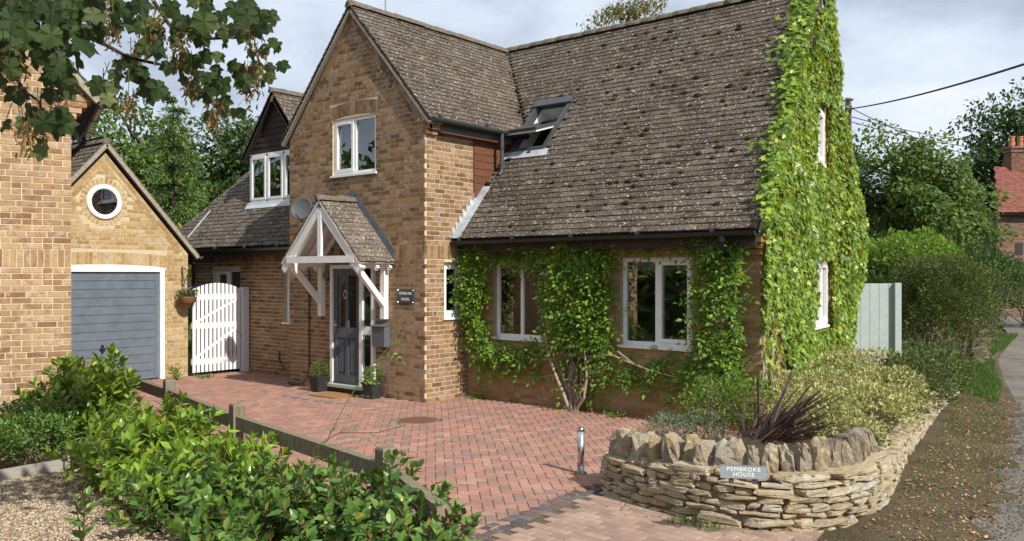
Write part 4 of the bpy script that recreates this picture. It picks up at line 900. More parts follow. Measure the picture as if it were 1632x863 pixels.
for m in range(-70, 70):
    for n_ in range(-40, 40):
        for hv in (0, 1):
            x = m*.1+n_*.2 - 0; y = m*.1-n_*.2+0
            # tiling: origin steps (1,1) and (2,-2) half blocks, one horizontal and one vertical block each
            cx, cy, a = (x+.1, y+.05, 0) if hv == 0 else (x+.05-.0, y+.2, math.pi/2)
            wx, wy = R45 @ A(cx, cy); wx += -.3; wy += -1.9
            if not inpoly([wx], [wy], [(-6.1, .8), (-6.1, -2.7), (5.2, -5.4), (5.2, 1.1), (0, 1.1), (0, .0), (-3.5, 0), (-3.5, .8)])[0]: continue
            if wx > strip_x(wy)+.08 or math.hypot(wx-MAN[0], wy-MAN[1]) < MAN[2]+.04 or wy < fence_y(wx)-.5: continue
            if ent(wx, wy) and not (-2.34 < wx < -.97 and wy > -.84): continue
            herr.append(('w', paver_m(wx, wy, a+q45)))
pave(DV, herr, 'paver_red')
ed = []
for x in np.arange(-2.47, -.84, .2):
    ed.append(('w', paver_m(x+.1, -.91, 0)))
for y in np.arange(-.85, -.05, .2):
    for x in (-2.41, -.9): ed.append(('w', paver_m(x, y+.1, math.pi/2)))
EDG = DV.part('entrance_edging', MB().box((-2.5, -.99, -.016), (-.8, .0, -.0125)), 'joint_sand')
DV.scatter('paver', PAVER, [d for _, d in ed], 'paver_grey', 40, EDG)
ST = AP.part('sett_strip', MB().add([(4.82, 1.0, -.013), (4.82, -2.6, -.013), (4.95, -5.6, -.013), (5.35, -5.6, -.013), (5.18, -2.6, -.013), (5.18, 1, -.013)], [tuple(range(6))]), 'joint_sand')
se = []
y = -1.6
while y > -5.2:
    x = strip_x(y)
    for k in (0, 1): se.append(paver_m(x+.06+k*.105, y, math.pi/2+.06, .105, .1, .008)); 
    y -= .106
AP.scatter('sett', PAVER, se, 'sett_dark', 120, ST)
ap = []; da = math.radians(-4)
for r in range(-40, 45):
    for c_ in range(-2, 26):
        lx = c_*.2+(r % 2)*.1; ly = r*.1; wx = 5.0+lx*math.cos(da)-ly*math.sin(da); wy = -4.0+lx*math.sin(da)+ly*math.cos(da)
        if wx < strip_x(wy)+.29 or wy < -7.4 or not inpoly([wx], [wy], apron)[0]: continue
        ap.append(('w', paver_m(wx, wy, da)))
pave(AP, ap, 'paver_buff', n_ind=300)
cn = [paver_m(7.55+i*.105-j*.02, -2.62-j*.105, .1, .1, .1, .008) for i in range(2) for j in range(10)]
AP.scatter('sett', PAVER, cn, 'sett_dark', 20)
mh = Thing('manhole_cover', 'round rust brown manhole cover set in the red block paving', 'manhole cover', (MAN[0], MAN[1], 0))
mh.part('rim', MB().lathe((MAN[0], MAN[1], -.02), [(.3, 0), (.3, .021), (.262, .023), (.262, .01)], 36), 'paver_grey')
mc = MB().lathe((MAN[0], MAN[1], -.015), [(.001, 0), (.258, 0), (.258, .019), (.001, .019)], 36)
mh.part('cover', mc, 'iron_rust')
for i in range(9):
    x = -.2+i*.05; h = math.sqrt(max(.0, .24**2-x*x)); mh.part('rib', MB().box((MAN[0]+x-.008, MAN[1]-h, .003), (MAN[0]+x+.008, MAN[1]+h, .008)), 'iron_rust')
t = Thing('door_mat', 'brown coir mat lying on the paving before the front door', 'mat', (-1.72, -.42, 0))
t.part('mat', MB().prism([A(-2.06, -.66, .002), A(-1.38, -.66, .002), A(-1.38, -.2, .002), A(-2.06, -.2, .002)], A(0, 0, .016)), 'rubber_mat')
# lane, verges, soil, gravel
lane_l = [(10.2, -9.5), (9.1, -5.5), (8.15, -2.9), (7.85, 0), (7.5, 2.6), (6.95, 5.9), (6.2, 9.2), (5.35, 13.4), (4.9, 17), (4.3, 22), (3.0, 28), (0.5, 34), (-4, 40)]
LN = MB(); pts = []
for i, (x, y) in enumerate(lane_l):
    a = np.array(lane_l[max(i-1, 0)]); b = np.array(lane_l[min(i+1, len(lane_l)-1)]); d = (b-a)/np.linalg.norm(b-a); pts += [(x, y), (x+d[1]*3.6, y-d[0]*3.6)]
LN.add([(x, y, .004) for x, y in pts], [(2*i, 2*i+1, 2*i+3, 2*i+2) for i in range(len(lane_l)-1)])
Thing('lane', kind='structure', mb=LN, mat='asphalt')
wall_path = [(4.98, -2.42), (5.1, -2.70), (5.5, -2.93), (5.92, -3.06), (6.35, -3.12), (6.76, -3.06), (7.12, -2.84), (7.34, -2.45), (7.40, -2.0), (7.26, -1.1), (7.0, .18), (6.78, 1.79), (6.48, 3.98), (6.23, 6.27)]
vr = MB(); vp = []
_i = [(7.25, -3.0), (7.1, -2.0), (6.9, 0), (6.5, 2.6), (6.1, 5.9), (5.7, 9.2), (5.0, 13.4), (4.2, 17), (3.4, 22), (-1, 34)]; _o = [(8.3, -3.3), (8.16, -1.9), (7.98, 0), (7.62, 2.6), (7.05, 5.9), (6.3, 9.2), (5.45, 13.4), (5.0, 17), (4.4, 22), (.6, 34)]
ys_ = np.concatenate([np.arange(-3, 6, .22), np.arange(6, 34, .8)]); ins, outs = [], []
for k, y in enumerate(ys_):
    ins.append((float(np.interp(y, [p[1] for p in _i], [p[0] for p in _i])), float(y))); outs.append((float(np.interp(y, [p[1] for p in _o], [p[0] for p in _o]))+(.10*math.sin(k*1.9)+.07*math.sin(k*.7+1)+random.gauss(0, .03) if y < 5.5 else .05), float(y)-(.28 if k == 0 else 0)))
nv = 5
for (a, b), (c_, d) in zip(ins, outs):
    for k in range(nv+1):
        f_ = k/nv; vp.append((a+(c_-a)*f_, b+(d-b)*f_, (.003 if b < -2.4 else .012)+.05*math.sin(min(1, (1-f_)*1.3)*math.pi/2)*(0 if b < -2.4 else .6 if b < -1 else 1)))
vr.add(vp, [(i*(nv+1)+k, i*(nv+1)+k+1, (i+1)*(nv+1)+k+1, (i+1)*(nv+1)+k) for i in range(len(ins)-1) for k in range(nv)])
VG = Thing('verge', kind='structure', mb=vr, mat='verge_dirt', smooth=True)
sheet('garden_soil', [(-2.5, -6.5), (-2.4, -3.6), (5.5, -5.42), (5.45, -6.3), (4.6, -6.4), (3.4, -6.1), (2.4, -5.75), (1.6, -5.55), (.45, -5.3), (.45, -7.0)], -.006, 'soil')
sheet('gravel_drive', [(.42, -5.2), (1.6, -5.5), (2.4, -5.7), (3.4, -6.05), (4.6, -6.35), (6, -6.6), (7, -9), (6, -14), (-4, -14), (-4, -7.0), (.42, -7.0)], -.003, 'gravel_base')
# planter soil mound behind the stone wall
ps = MB(); ring_o = [(5.15, -2.45), (5.55, -2.75), (6.35, -2.95), (7.0, -2.7), (7.2, -2.0), (6.85, .18), (6.6, 1.8), (6.3, 4.0), (6.05, 6.3)]
ring_i = [(5.0, -1.6), (5.05, -.9), (5.1, 0), (5.2, .9), (5.15, 1.0), (4.85, 2.2), (4.6, 3.6), (4.4, 5), (4.1, 6.6)]
V = [(x, y, .10 if i < 1 else .30) for i, (x, y) in enumerate(ring_o)] + [((x+a)/2, (y+b)/2, .12 if i < 1 else .36) for i, ((x, y), (a, b)) in enumerate(zip(ring_o, ring_i))] + [(x, y, -.01 if i < 4 else .3) for i, (x, y) in enumerate(ring_i)]
n9 = len(ring_o); ps.add(V, [(r*n9+i, r*n9+i+1, (r+1)*n9+i+1, (r+1)*n9+i) for r in (0, 1) for i in range(n9-1)])
Thing('flower_bed', kind='structure', mb=ps, mat='soil', smooth=True)
# gravel stones, leaf litter
pb = rocks(3, .6, .05, 9, 0)
def strew(name, tpl, n, region, z, size, mat, flat=.6, hz=None, ramp_=None):
    P = []
    x0, x1 = min(p[0] for p in region), max(p[0] for p in region); y0, y1 = min(p[1] for p in region), max(p[1] for p in region)
    while len(P) < n:
        x, y = random.uniform(x0, x1), random.uniform(y0, y1)
        if inpoly([x], [y], region)[0] and (not ramp_ or random.random() < ramp_(x, y)): P.append((x, y))
    Ms = []
    for x, y in P:
        q = Vector((random.gauss(0, .35), random.gauss(0, .35), 1)).to_track_quat('Z', 'Y').to_matrix() @ Matrix.Rotation(random.uniform(0, 6.28), 3, 'Z'); q = np.array(q)
        r = size*random.uniform(.5, 1.35); Ms.append(mat4(q[:, 0]*r, q[:, 1]*r*random.uniform(.6, 1), q[:, 2]*r*flat, A(x, y, (hz(x, y) if hz else z)+r*flat*.3)))
    t = Thing(name, kind='stuff', mb=MB().add(np.zeros((3, 3)), [(0, 1, 2)])); t.o.data = inst_mesh(name, tpl, np.array(Ms), t.loc); t.o.data.materials.append(MATS[mat]); return t
greg = [(.45, -5.35), (1.6, -5.55), (2.6, -5.75), (3.6, -6.05), (4.3, -6.35), (3.6, -6.9), (2.2, -7.3), (.6, -7.0), (.5, -6.3)]
for k in range(3): strew('gravel', pb[k], 5200, greg, 0, .017, 'pebble', .7)
vh = lambda x, y: .06
def vz(x, y):
    i = min(range(len(outs)), key=lambda k: abs(outs[k][1]-y)); f_ = max(0, min(1, (x-ins[i][0])/(outs[i][0]-ins[i][0])))
    return .012+.05*math.sin(min(1, (1-f_)*1.3)*math.pi/2)*(.6 if y < -2 else 1)
vreg = [(7.45, -2.6), (8.3, -2.7), (8.0, 0), (7.6, 2.6), (7.0, 5.9), (6.4, 5.8), (6.9, 2), (7.15, 0), (7.5, -1.8)]
strew('leaf_litter', OVAL_S, 2200, vreg, 0, .038, 'litter', .5, vz)
strew('leaf_litter', OVAL_S, 160, vreg, 0, .05, 'litter_bright', .5, vz)
strew('leaf_litter', OVAL_S, 160, [(1.7, .55), (3.3, .55), (3.2, .9), (1.7, .9)], .004, .045, 'litter_bright', .5)
strew('leaf_litter', OVAL_S, 110, [(.45, -5.3), (3.4, -6.0), (3.2, -6.2), (.5, -5.75)], .012, .055, 'litter_bright', .5)
strew('leaf_litter', OVAL_S, 60, [(-5.9, -.3), (-4.6, .1), (-4.2, .7), (-5.9, .7)], .004, .05, 'litter_bright', .5)
strew('leaf_litter', OVAL_S, 70, [(5.3, -3.3), (6.9, -3.5), (7.6, -3.0), (7.5, -2.6), (6.9, -3.15), (5.6, -3.05)], .006, .035, 'litter', .4)
ereg = [(7.75, -2.9), (8.45, -2.9), (8.3, 0), (7.9, 2.6), (7.3, 5.9), (7.0, 5.9), (7.4, 2.6), (7.75, 0)]
strew('grit', pb[1], 5200, ereg, .008, .011, 'litter_dark', .6)
strew('leaf_litter', OVAL_S, 260, ereg, .012, .04, 'litter', .5)
strew('stone_chips', pb[0], 420, vreg, 0, .014, 'pebble', .6, vz)
# ================================================================== DRY STONE WALL
def path_at(path, t):
    P = np.array(path); d = np.linalg.norm(np.diff(P, axis=0), axis=1); c = np.concatenate([[0], np.cumsum(d)]); t = max(0, min(t, c[-1]-1e-6))
    i = int(np.searchsorted(c, t, side='right')-1); f_ = (t-c[i])/d[i]; p = P[i]+(P[i+1]-P[i])*f_
    a = path_at.sm; q0 = None
    return p, unit(P[min(i+1, len(P)-1)]-P[i]), c[-1]
path_at.sm = 0
def smooth_path(path, n=4):
    P = np.array(path, float)
    for _ in range(n):
        Q = [P[0]]
        for a, b in zip(P, P[1:]): Q += [a*.75+b*.25, a*.25+b*.75]
        P = np.array(Q+[P[-1]])
    return [tuple(p) for p in P]
WP = smooth_path(wall_path, 3); WL = path_at(WP, 0)[2]
SW = Thing('stone_wall', 'curved golden dry stone wall with upright coping stones at the drive entrance', 'stone wall', (6.4, -2.8, 0))
def wall_h(t): return .25 + .17*min(1, t/1.5) if t < 3.6 else .42-.16*min(1, (t-3.6)/1.2)
sst0 = lambda a, b, x: max(0, min(1, (x-a)/(b-a)))
core = MB(); ts = np.linspace(0, WL, 60); V = []
for t in ts:
    p, d, _ = path_at(WP, t); nn = A(d[1], -d[0]); h = wall_h(t)-.14*sst0(4.0, 4.6, t)
    for o, z in ((-.03, -.05), (-.035, h), (-.30, h+.01), (-.32, -.05)): q = p+nn*o; V.append((q[0], q[1], z))
core.add(V, [(i*4+k, (i+1)*4+k, (i+1)*4+(k+1) % 4, i*4+(k+1) % 4) for i in range(len(ts)-1) for k in range(4)]+[(0, 1, 2, 3), tuple(range(4*len(ts)-1, 4*len(ts)-5, -1))])
SW.part('wall_core', core, 'stone_mortar')
stones = rocks(14, .13, .03, 21, 2); copes = rocks(12, .5, .05, 33, 3, .5)
stm = [[] for _ in stones]
def lay(t0, t1, hmax_):
    z = -.02; row = 0
    while True:
        hh = random.uniform(.042, .075); t = t0 - random.uniform(0, .1)
        placed = 0
        while t < t1:
            L = random.choice((.09, .13, .17, .22, .28, .34))*random.uniform(.85, 1.15)
            if hh > .07: L *= .8
            tc = t+L/2; H_ = wall_h(max(0, tc))*hmax_
            if z+hh*.6 < H_ and tc > t0-.03:
                p, d, _ = path_at(WP, tc); p1, d1, _ = path_at(WP, max(0, tc-.08)); p2, d2, _ = path_at(WP, tc+.08); d = unit(d+d1+d2); nn = A(d[1], -d[0]); dd = A(d[0], d[1], 0); n3 = A(nn[0], nn[1], 0); ti = random.gauss(0, .03)
                h_ = hh*random.uniform(.82, 1.12); dep = random.uniform(.12, .17)
                c = A(p[0], p[1], z+hh/2)+n3*random.uniform(-.055, -.035)
                sgn = random.choice((1, -1))
                stm[random.randrange(len(stones))].append(mat4((dd+Z3*ti)*(L*1.0)*sgn, n3*dep*sgn, (Z3-dd*ti)*h_*1.0, c)); placed += 1
            t += L+.012
        z += hh+.004; row += 1
        if z > .6: break
lay(0, 7.2, 1.0)
n_s = sum(map(len, stm)); per = 300/ max(1, n_s)
for k, ms_ in enumerate(stm): SW.scatter('stone', stones[k], ms_, 'wall_stone', int(per*len(ms_))+1, stuff='stonework', smooth=False)
# far rougher stretch
fm = []
for t in np.arange(4.2, WL-.1, .05):
    for _ in range(5 if t > 7.2 else 2):
        p, d, _ = path_at(WP, t); nn = A(d[1], -d[0]); r = random.uniform(.05, .12); z = random.uniform(0, wall_h(t)*.95) if t > 7.2 else wall_h(t)-random.uniform(0, .1); nn_ = random.uniform(0, .28)
        fm.append(mat4(A(d[0], d[1], 0)*r*1.5, A(nn[0], nn[1], 0)*r, Z3*r*.7, A(p[0]-nn[0]*(.04 if z < .15 else nn_), p[1]-nn[1]*(.04 if z < .15 else nn_), z)))
for k in range(3): SW.scatter('rubble', stones[k], fm[k::3], 'wall_stone', 0, stuff='rubble')
t = .09; cb = []
CW = [.13, .10, .12, .14, .11, .13, .085, .11, .10, .11, .235, .10, .12, .10, .10, .15, .11, .13, .13, .16, .12, .14, .13, .12, .12]
CH = [.29, .25, .30, .27, .26, .27, .23, .26, .25, .24, .27, .22, .25, .24, .24, .25, .27, .26, .27, .28, .24, .26, .24, .2, .2]
for i, (w_, h_) in enumerate(zip(CW, CH)):
    w_ *= 1.17; tc = t+w_/2
    if tc > 3.75: break
    p, d, _ = path_at(WP, tc); nn = A(d[1], -d[0]); dd = A(d[0], d[1], 0); n3 = A(nn[0], nn[1], 0); lean = random.gauss(.14 if i < 6 else -.05, .09); up = unit(Z3+dd*lean+n3*random.gauss(-.04, .07)); ds = unit(dd-up*np.dot(dd, up)); nz = np.cross(ds, up)
    c = A(p[0], p[1], wall_h(tc)-.03)-n3*random.uniform(.13, .18)+up*h_/2
    tw = random.gauss(0, .22); a_ = ds*math.cos(tw)+nz*math.sin(tw); b_ = np.cross(up, a_)
    SW.scatter('coping_stone', copes[i % len(copes)], [mat4(a_*w_*.95, b_*random.uniform(.17, .23), up*h_*random.uniform(.95, 1.22), c)], 'coping_stone', 1, smooth=False); t += w_*.97+.03
    if i % 8 == 5:   # a second one behind
        0 and SW.scatter('coping_stone', copes[(i+5) % len(copes)], [mat4(a_*w_*.9, b_*.16, up*h_*1.0, c-n3*.16+Z3*.02)], 'coping_stone', 1, smooth=False)
mo = []
for tq in np.arange(.08, 3.9, .085):
    p, d, _ = path_at(WP, tq); nn = A(d[1], -d[0]); r = random.uniform(.14, .3)
    mo.append(mat4(A(d[0], d[1], 0)*r, A(nn[0], nn[1], 0)*random.uniform(.22, .29), Z3*random.uniform(.04, .075)+A(d[0], d[1], 0)*random.gauss(0, .012), A(p[0]-nn[0]*.15, p[1]-nn[1]*.15, wall_h(tq)-.005)))
SW.scatter('mortar_bed', rocks(1, .3, .05, 3, 3)[0], mo, 'wall_mortar', 0)
# name plate on the wall
t = Thing('wall_sign', 'grey metal sign with white lettering PEMBROKE HOUSE on the stone wall', 'sign', (6.35, -3.2, .4))
sc_ = at(1185, 752.5, 6.42); fdir = unit(A(.47, -.80, .12)); ux = unit(np.cross(Z3, fdir)); ux = unit(A(ux[0], ux[1], 0)); uz = np.cross(fdir, ux)
hw, hh_ = .168, .045
t.part('plate', MB().obox(sc_-ux*hw-uz*hh_-fdir*.012, ux*2*hw, uz*2*hh_, fdir*.012), 'metal_sign')
t.part('edge_trim', MB().obox(sc_-ux*(hw+.003)+uz*hh_-fdir*.013, ux*2*(hw+.003), uz*.005, fdir*.016).obox(sc_-ux*(hw+.003)-uz*(hh_+.005)-fdir*.013, ux*2*(hw+.003), uz*.005, fdir*.016), 'steel')
t.part('bracket', MB().obox(sc_-ux*.1-uz*.09-fdir*.10, ux*.03, uz*.12, fdir*.087).obox(sc_+ux*.07-uz*.09-fdir*.10, ux*.03, uz*.12, fdir*.087), 'gutter_grey')
tv, tf = text_mesh(['PEMBROKE', 'HOUSE'], .041, .0008, 1.12, .92)
t.part('lettering', MB().add([sc_+ux*x+uz*y+fdir*(.0012+z) for x, y, z in tv], tf), 'lettering')
# ================================================================== BOLLARD, FENCE, EDGING
t = Thing('bollard', 'stainless steel security bollard standing by the end of the stone wall', 'bollard', (4.62, -2.35, 0))
t.part('post', MB().lathe((4.62, -2.35, 0), [(.036, .006), (.036, .425)], 24), 'steel', smooth=True)
t.part('cap', MB().lathe((4.62, -2.35, .432), [(.0375, 0), (.0375, .02), (.033, .028), (.001, .03)], 24), 'steel')
t.part('collar', MB().lathe((4.62, -2.35, .425), [(.034, 0), (.034, .007)], 20), 'black_plastic')
t.part('base_ring', MB().lathe((4.62, -2.35, 0), [(.062, .002), (.062, .012), (.04, .016)], 24), 'steel')
F = Thing('rail_fence', 'low weathered timber post and rail fence along the drive, half hidden in shrubs', 'fence', (.5, -4.0, 0))
FP = [(-6.6, -2.45), (-4.95, -2.95), (-3.32, -3.12), (-1.25, -3.54), (1.32, -4.16), (4.36, -4.73)]
for i, (x, y) in enumerate(FP):
    h = .60+random.gauss(0, .01); w = .066; a = math.radians(-12+random.gauss(0, 3)); u = A(math.cos(a), math.sin(a), 0); v = A(-math.sin(a), math.cos(a), 0)
    b = [A(x, y, -.05)-u*w-v*w, A(x, y, -.05)+u*w-v*w, A(x, y, -.05)+u*w+v*w, A(x, y, -.05)-u*w+v*w]; tz = A(0, 0, h+.03)
    V = b+[q+tz for q in b]+[A(x, y, 0)+(q-A(x, y, -.05))*.86+A(0, 0, h) for q in b]
    F.part('post', MB().add(V, [(0,1,5,4), (1,2,6,5), (2,3,7,6), (3,0,4,7), (4,5,9,8), (5,6,10,9), (6,7,11,10), (7,4,8,11), (8,9,10,11)]), 'weathered_wood')
for a, b in zip(FP, FP[1:]+[(5.62, -5.36)]):
    p, q = A(a[0], a[1], .395), A(b[0], b[1], .395); d = unit(q-p); e = 0.0 if b in FP else 0
    F.part('rail', MB().bar(p+d*.068, q-d*(.068 if b in FP else 0), .085, .145), 'weathered_wood')
t = Thing('bed_edging', 'pale timber edging board along the small bed beside the gravel', 'edging', (.45, -5.9, 0))
t.part('board', MB().bar((.43, -5.62, .055), (.52, -6.9, .055), .03, .11), 'edging_wood'); t.part('peg', MB().box((.40, -5.60, 0), (.45, -5.55, .14)), 'edging_wood')
# ================================================================== POTS
def box_ball(x, y, label):
    t = Thing('potted_plant', label, 'potted plant', (x, y, 0), 'clipped box balls in black pots')
    p = MB(); a, b, h = .09, .125, .27
    p.add([(x-a, y-a, 0), (x+a, y-a, 0), (x+a, y+a, 0), (x-a, y+a, 0), (x-b, y-b, h), (x+b, y-b, h), (x+b, y+b, h), (x-b, y+b, h), (x-b+.02, y-b+.02, h), (x+b-.02, y-b+.02, h), (x+b-.02, y+b-.02, h), (x-b+.02, y+b-.02, h), (x-b+.02, y-b+.02, h-.05), (x+b-.02, y-b+.02, h-.05), (x+b-.02, y+b-.02, h-.05), (x-b+.02, y+b-.02, h-.05)],
          [(3,2,1,0), (0,1,5,4), (1,2,6,5), (2,3,7,6), (3,0,4,7), (4,5,9,8), (5,6,10,9), (6,7,11,10), (7,4,8,11), (8,9,13,12), (9,10,14,13), (10,11,15,14), (11,8,12,15), (12,13,14,15)])
    t.part('pot', p, 'pot_black'); t.part('pot_rim', MB().box((x-b-.008, y-b-.008, h-.035), (x+b+.008, y-b, h)).box((x-b-.008, y+b, h-.035), (x+b+.008, y+b+.008, h)).box((x-b-.008, y-b, h-.035), (x-b, y+b, h)).box((x+b, y-b, h-.035), (x+b+.008, y+b, h)), 'pot_black')
    N = 900; d = rng.normal(size=(N, 3)); d /= np.linalg.norm(d, axis=1, keepdims=True); r = .155*rng.uniform(.6, 1.03, N)[:, None]
    P = A(x, y, .37)+d*r*A(1, 1, .92); t.scatter('leaf', OVAL_S, frames(P, d+rng.normal(0, .6, (N, 3))+A(0, 0, .3), d+rng.normal(0, .5, (N, 3)), rng.uniform(.025, .04, N)), 'leaf_box', 0, stuff='foliage')
    t.part('stem', MB().tube([(x, y, .2), (x, y, .4)], .012, 6), 'bark'); return t
box_ball(-2.32, -.25, 'clipped box ball in a square black pot left of the door mat')
box_ball(-.98, -.22, 'clipped box ball in a square black pot under the mailbox')
# ================================================================== PLANTING
def U(a, b, n): return rng.uniform(a, b, n)
def leafset(P, out, size, tilt=.5, droop=.3, up=.4):
    """Leaf matrices for points P whose outward directions are out."""
    n = len(P); nr = out+rng.normal(0, tilt, (n, 3))+A(0, 0, up); tp = rng.normal(0, .7, (n, 3))-A(0, 0, droop)*2+out*.4
    return frames(P, tp, nr, size)
def wall_leaves(wf, n, dens, thick, smin, smax, s_rng, z_rng, tip_down=1.0):
    P, Nn = [], []
    while len(P) < n:
        s, z = random.uniform(*s_rng), random.uniform(*z_rng)
        if random.random() < dens(s, z):
            th = thick(s, z); P.append(wf.p(s, z, th*random.uniform(.35, 1)**.7)); 
    P = np.array(P); n = len(P); nr = wf.n+rng.normal(0, .42, (n, 3))+A(0, 0, .55); tp = -Z3*tip_down+wf.n*.25+rng.normal(0, .38, (n, 3))
    return frames(P, tp, nr, U(smin, smax, n))
sst = lambda a, b, x: (lambda t: t*t*(3-2*t))(max(0, min(1, (x-a)/(b-a))))
def wig(x, y, s): return math.sin(x*s+1.3)*math.cos(y*s*1.37+.4)+.6*math.sin(x*s*2.3+y*s*1.9)
# creeper over the gable end
CR_ = Thing('creeper', 'bright green creeper covering the whole gable end wall', 'climbing plant', PC+dC*1.2)
def cth(s, z): return .10+.13*max(sst(4.0, 4.8, s)*sst(1.2, 2.6, z), sst(4.8, 5.6, z))+.02*wig(s, z, 2.1)+.06*sst(2.4, 2.9, z)*(1-sst(3.3, 3.6, z))
def cdn(s, z):
    zt = wC.zt(max(0, min(6.4, s)))
    edge = zt+.28+.10*wig(s, z, 3.7)
    if z > edge: return 0
    if s < -.12 or s > 6.45-.45*max(0, 1.8-z): return 0
    if 2.75+.12*wig(z, 0, 4) < s < 4.02 and 1.12 < z < 2.26: return 0
    if 2.7 < s < 4.05 and 2.26 <= z < 2.34: return .5
    if 2.85 < s < 3.82 and 3.74 < z < 4.78: return 0
    low = .55+.5*wig(s, 0, 1.3)
    if s < 4.3 and z < low+.35: return .12+.25*sst(low-.3, low+.3, z)*.6
    if 4.3 <= s < 6.5 and z < .35: return .5
    if s < .25 and z < 1.2: return .25
    if s < .18: return .75
    return 1
cm = wall_leaves(wC, 24000, cdn, cth, .05, .095, (-.15, 6.55), (.15, 6.85), 1.0)
CR_.scatter('leaf', LOBED, cm, 'leaf_creeper', 300, stuff='foliage')
# fringe lapping over the verge onto the tiles
P, Nn = [], []
for _ in range(2600):
    t = random.random()**.8*LV; x = 5.22-(.49/LV)*t-.17*(t/LV); k = .5+.5*wig(t, 1, 2.6); P.append(rB.p(x-abs(random.gauss(0, .05+.10*k+.09*t/LV))+.17, t, random.uniform(.02, .17)))
P = np.array(P); n = len(P)
CR_.scatter('leaf', LOBED, frames(P, -rB.u*1.0-rB.v*.4+rng.normal(0, .5, (n, 3)), rB.n+A(.35, 0, .2)+rng.normal(0, .4, (n, 3)), U(.05, .095, n)), 'leaf_creeper', 0, stuff='foliage_fringe')
under = WallFrame(PC, dC, 6.4, [(0, 2.5), (3.2, 6.4), (6.4, 2.5)], wC.holes)
st = MB()
for s0 in (.5, 1.5, 2.3, 2.9, 5.6):
    pts = [wC.p(s0+random.gauss(0, .05), .1, .03)]
    for k in range(8): pts.append(wC.p(s0+random.gauss(0, .1)+.06*k*random.choice((-1, 1)), .1+.35*(k+1), .03+.01*k))
    st.tube(pts, np.linspace(.03, .008, 9), 6)
CR_.part('stem', st, 'bark_pale')
# wisteria and friends on the long wall
def pinnate(base, d, n, L, pairs=4):
    """One compound leaf as a list of leaflet matrices."""
    d = unit(d); sd_ = unit(np.cross(d, n)); nn = np.cross(sd_, d); out = []
    for i in range(pairs):
        p = base+d*L*(.2+.7*i/pairs)-Z3*.06*L*(i/pairs)**2*4
        for s in (1, -1): out.append((p, sd_*s*.85+d*.5-Z3*.15, nn+rng.normal(0, .15, 3), L*.3))
    out.append((base+d*L*.9-Z3*.2*L, d-Z3*.3, nn, L*.33)); return out
WS = Thing('wisteria', 'tall dark green wisteria trained on the long wall around both ground floor windows', 'climbing plant', (2.25, .85, 0))
def wdens(x, z):
    d = 0; w = .10*wig(x, z, 5)
    d = max(d, 1.0*(1-sst(.40, .62, x+w))*sst(.95, 1.15, z+w))                        # left column
    d = max(d, .9*(1-sst(.32, .55, x+w))*sst(.75, .95, z))
    if z > 2.18+w*.6 and x < 1.75: d = max(d, .95)
    if z > 2.36 and 2.8 < x < 4.2: d = max(d, .25)                                        # strip over the left window
    cx = 2.32; hw_ = .60-.10*abs(z-1.7)
    if z > .95: d = max(d, .95*(1-sst(hw_-.12, hw_+.1, abs(x-cx)+w)))
    elif z > .2: d = max(d, .30*(1-sst(.3, .6, abs(x-cx)+w)))
    if .35+w < z < .98 and .3 < x < 1.7: d = max(d, .8*(1-abs(z-.78)/.45))          # under the left window
    if .28 < z < .95+w and 2.7 < x < 4.4: d = max(d, .62*(1-abs(z-.72-.4*w)/.48))       # under the right window
    if 4.22+w*.5 < x < 4.90 and z > .5+w: d = max(d, 1.0*sst(.45, .8, z)*(1-sst(4.78, 4.92, x)))    # right column
    if z > 2.28 and 3.95 < x < 4.9: d = max(d, .8)
    if .66 < x < 1.58 and 1.02 < z < 2.16+w: d = 0 if x < 1.45+w else d
    if 3.02 < x < 4.04 and 1.04 < z < 2.26: d = 0
    return d
def wthick(x, z): return .08+.17*max(0, 1-abs(x-2.22)/.8)*sst(.5, 1.3, z)+.14*(x < .6)*sst(.6, 1.2, z)+.12*(x > 4.1)*sst(.4, 1.0, z)
wl = []
cnt = 0
while cnt < 2100:
    x, z = random.uniform(.03, 4.92), random.uniform(.12, 2.5)
    if random.random() > wdens(x, z): continue
    th_ = wthick(x, z); b = A(x, .98-th_*random.uniform(.3, 1), z); d = A(random.gauss(0, .7), -random.uniform(.2, .8), random.gauss(-.25, .5)); nrm = A(random.gauss(.3, .35), -.75, .75)
    wl += pinnate(b, d, nrm, random.uniform(.14, .27), random.choice((2, 3, 4))); cnt += 1
wm = frames(np.array([q[0] for q in wl]), np.array([q[1] for q in wl]), np.array([q[2] for q in wl]), np.array([q[3] for q in wl])*U(.85, 1.25, len(wl)), 1.1)
WS.scatter('leaf', OVAL_S, wm, 'leaf_wisteria', 250, stuff='foliage')
trunk = MB()
for k in range(11):
    x0 = 2.27+random.gauss(0, .07); pts = [A(x0, .78+random.gauss(0, .03), -.02)]; dx = random.gauss(0, .10); r0 = random.uniform(.012, .034)
    for j in range(1, 9): pts.append(A(x0+dx*j*.42+random.gauss(0, .025)+.05*math.sin(j*1.7+k), .80+.012*j+random.gauss(0, .018), .2*j+random.gauss(0, .02)))
    trunk.tube(pts, np.linspace(r0, r0*.45, 9), 7)
WS.part('trunk', trunk, 'bark')
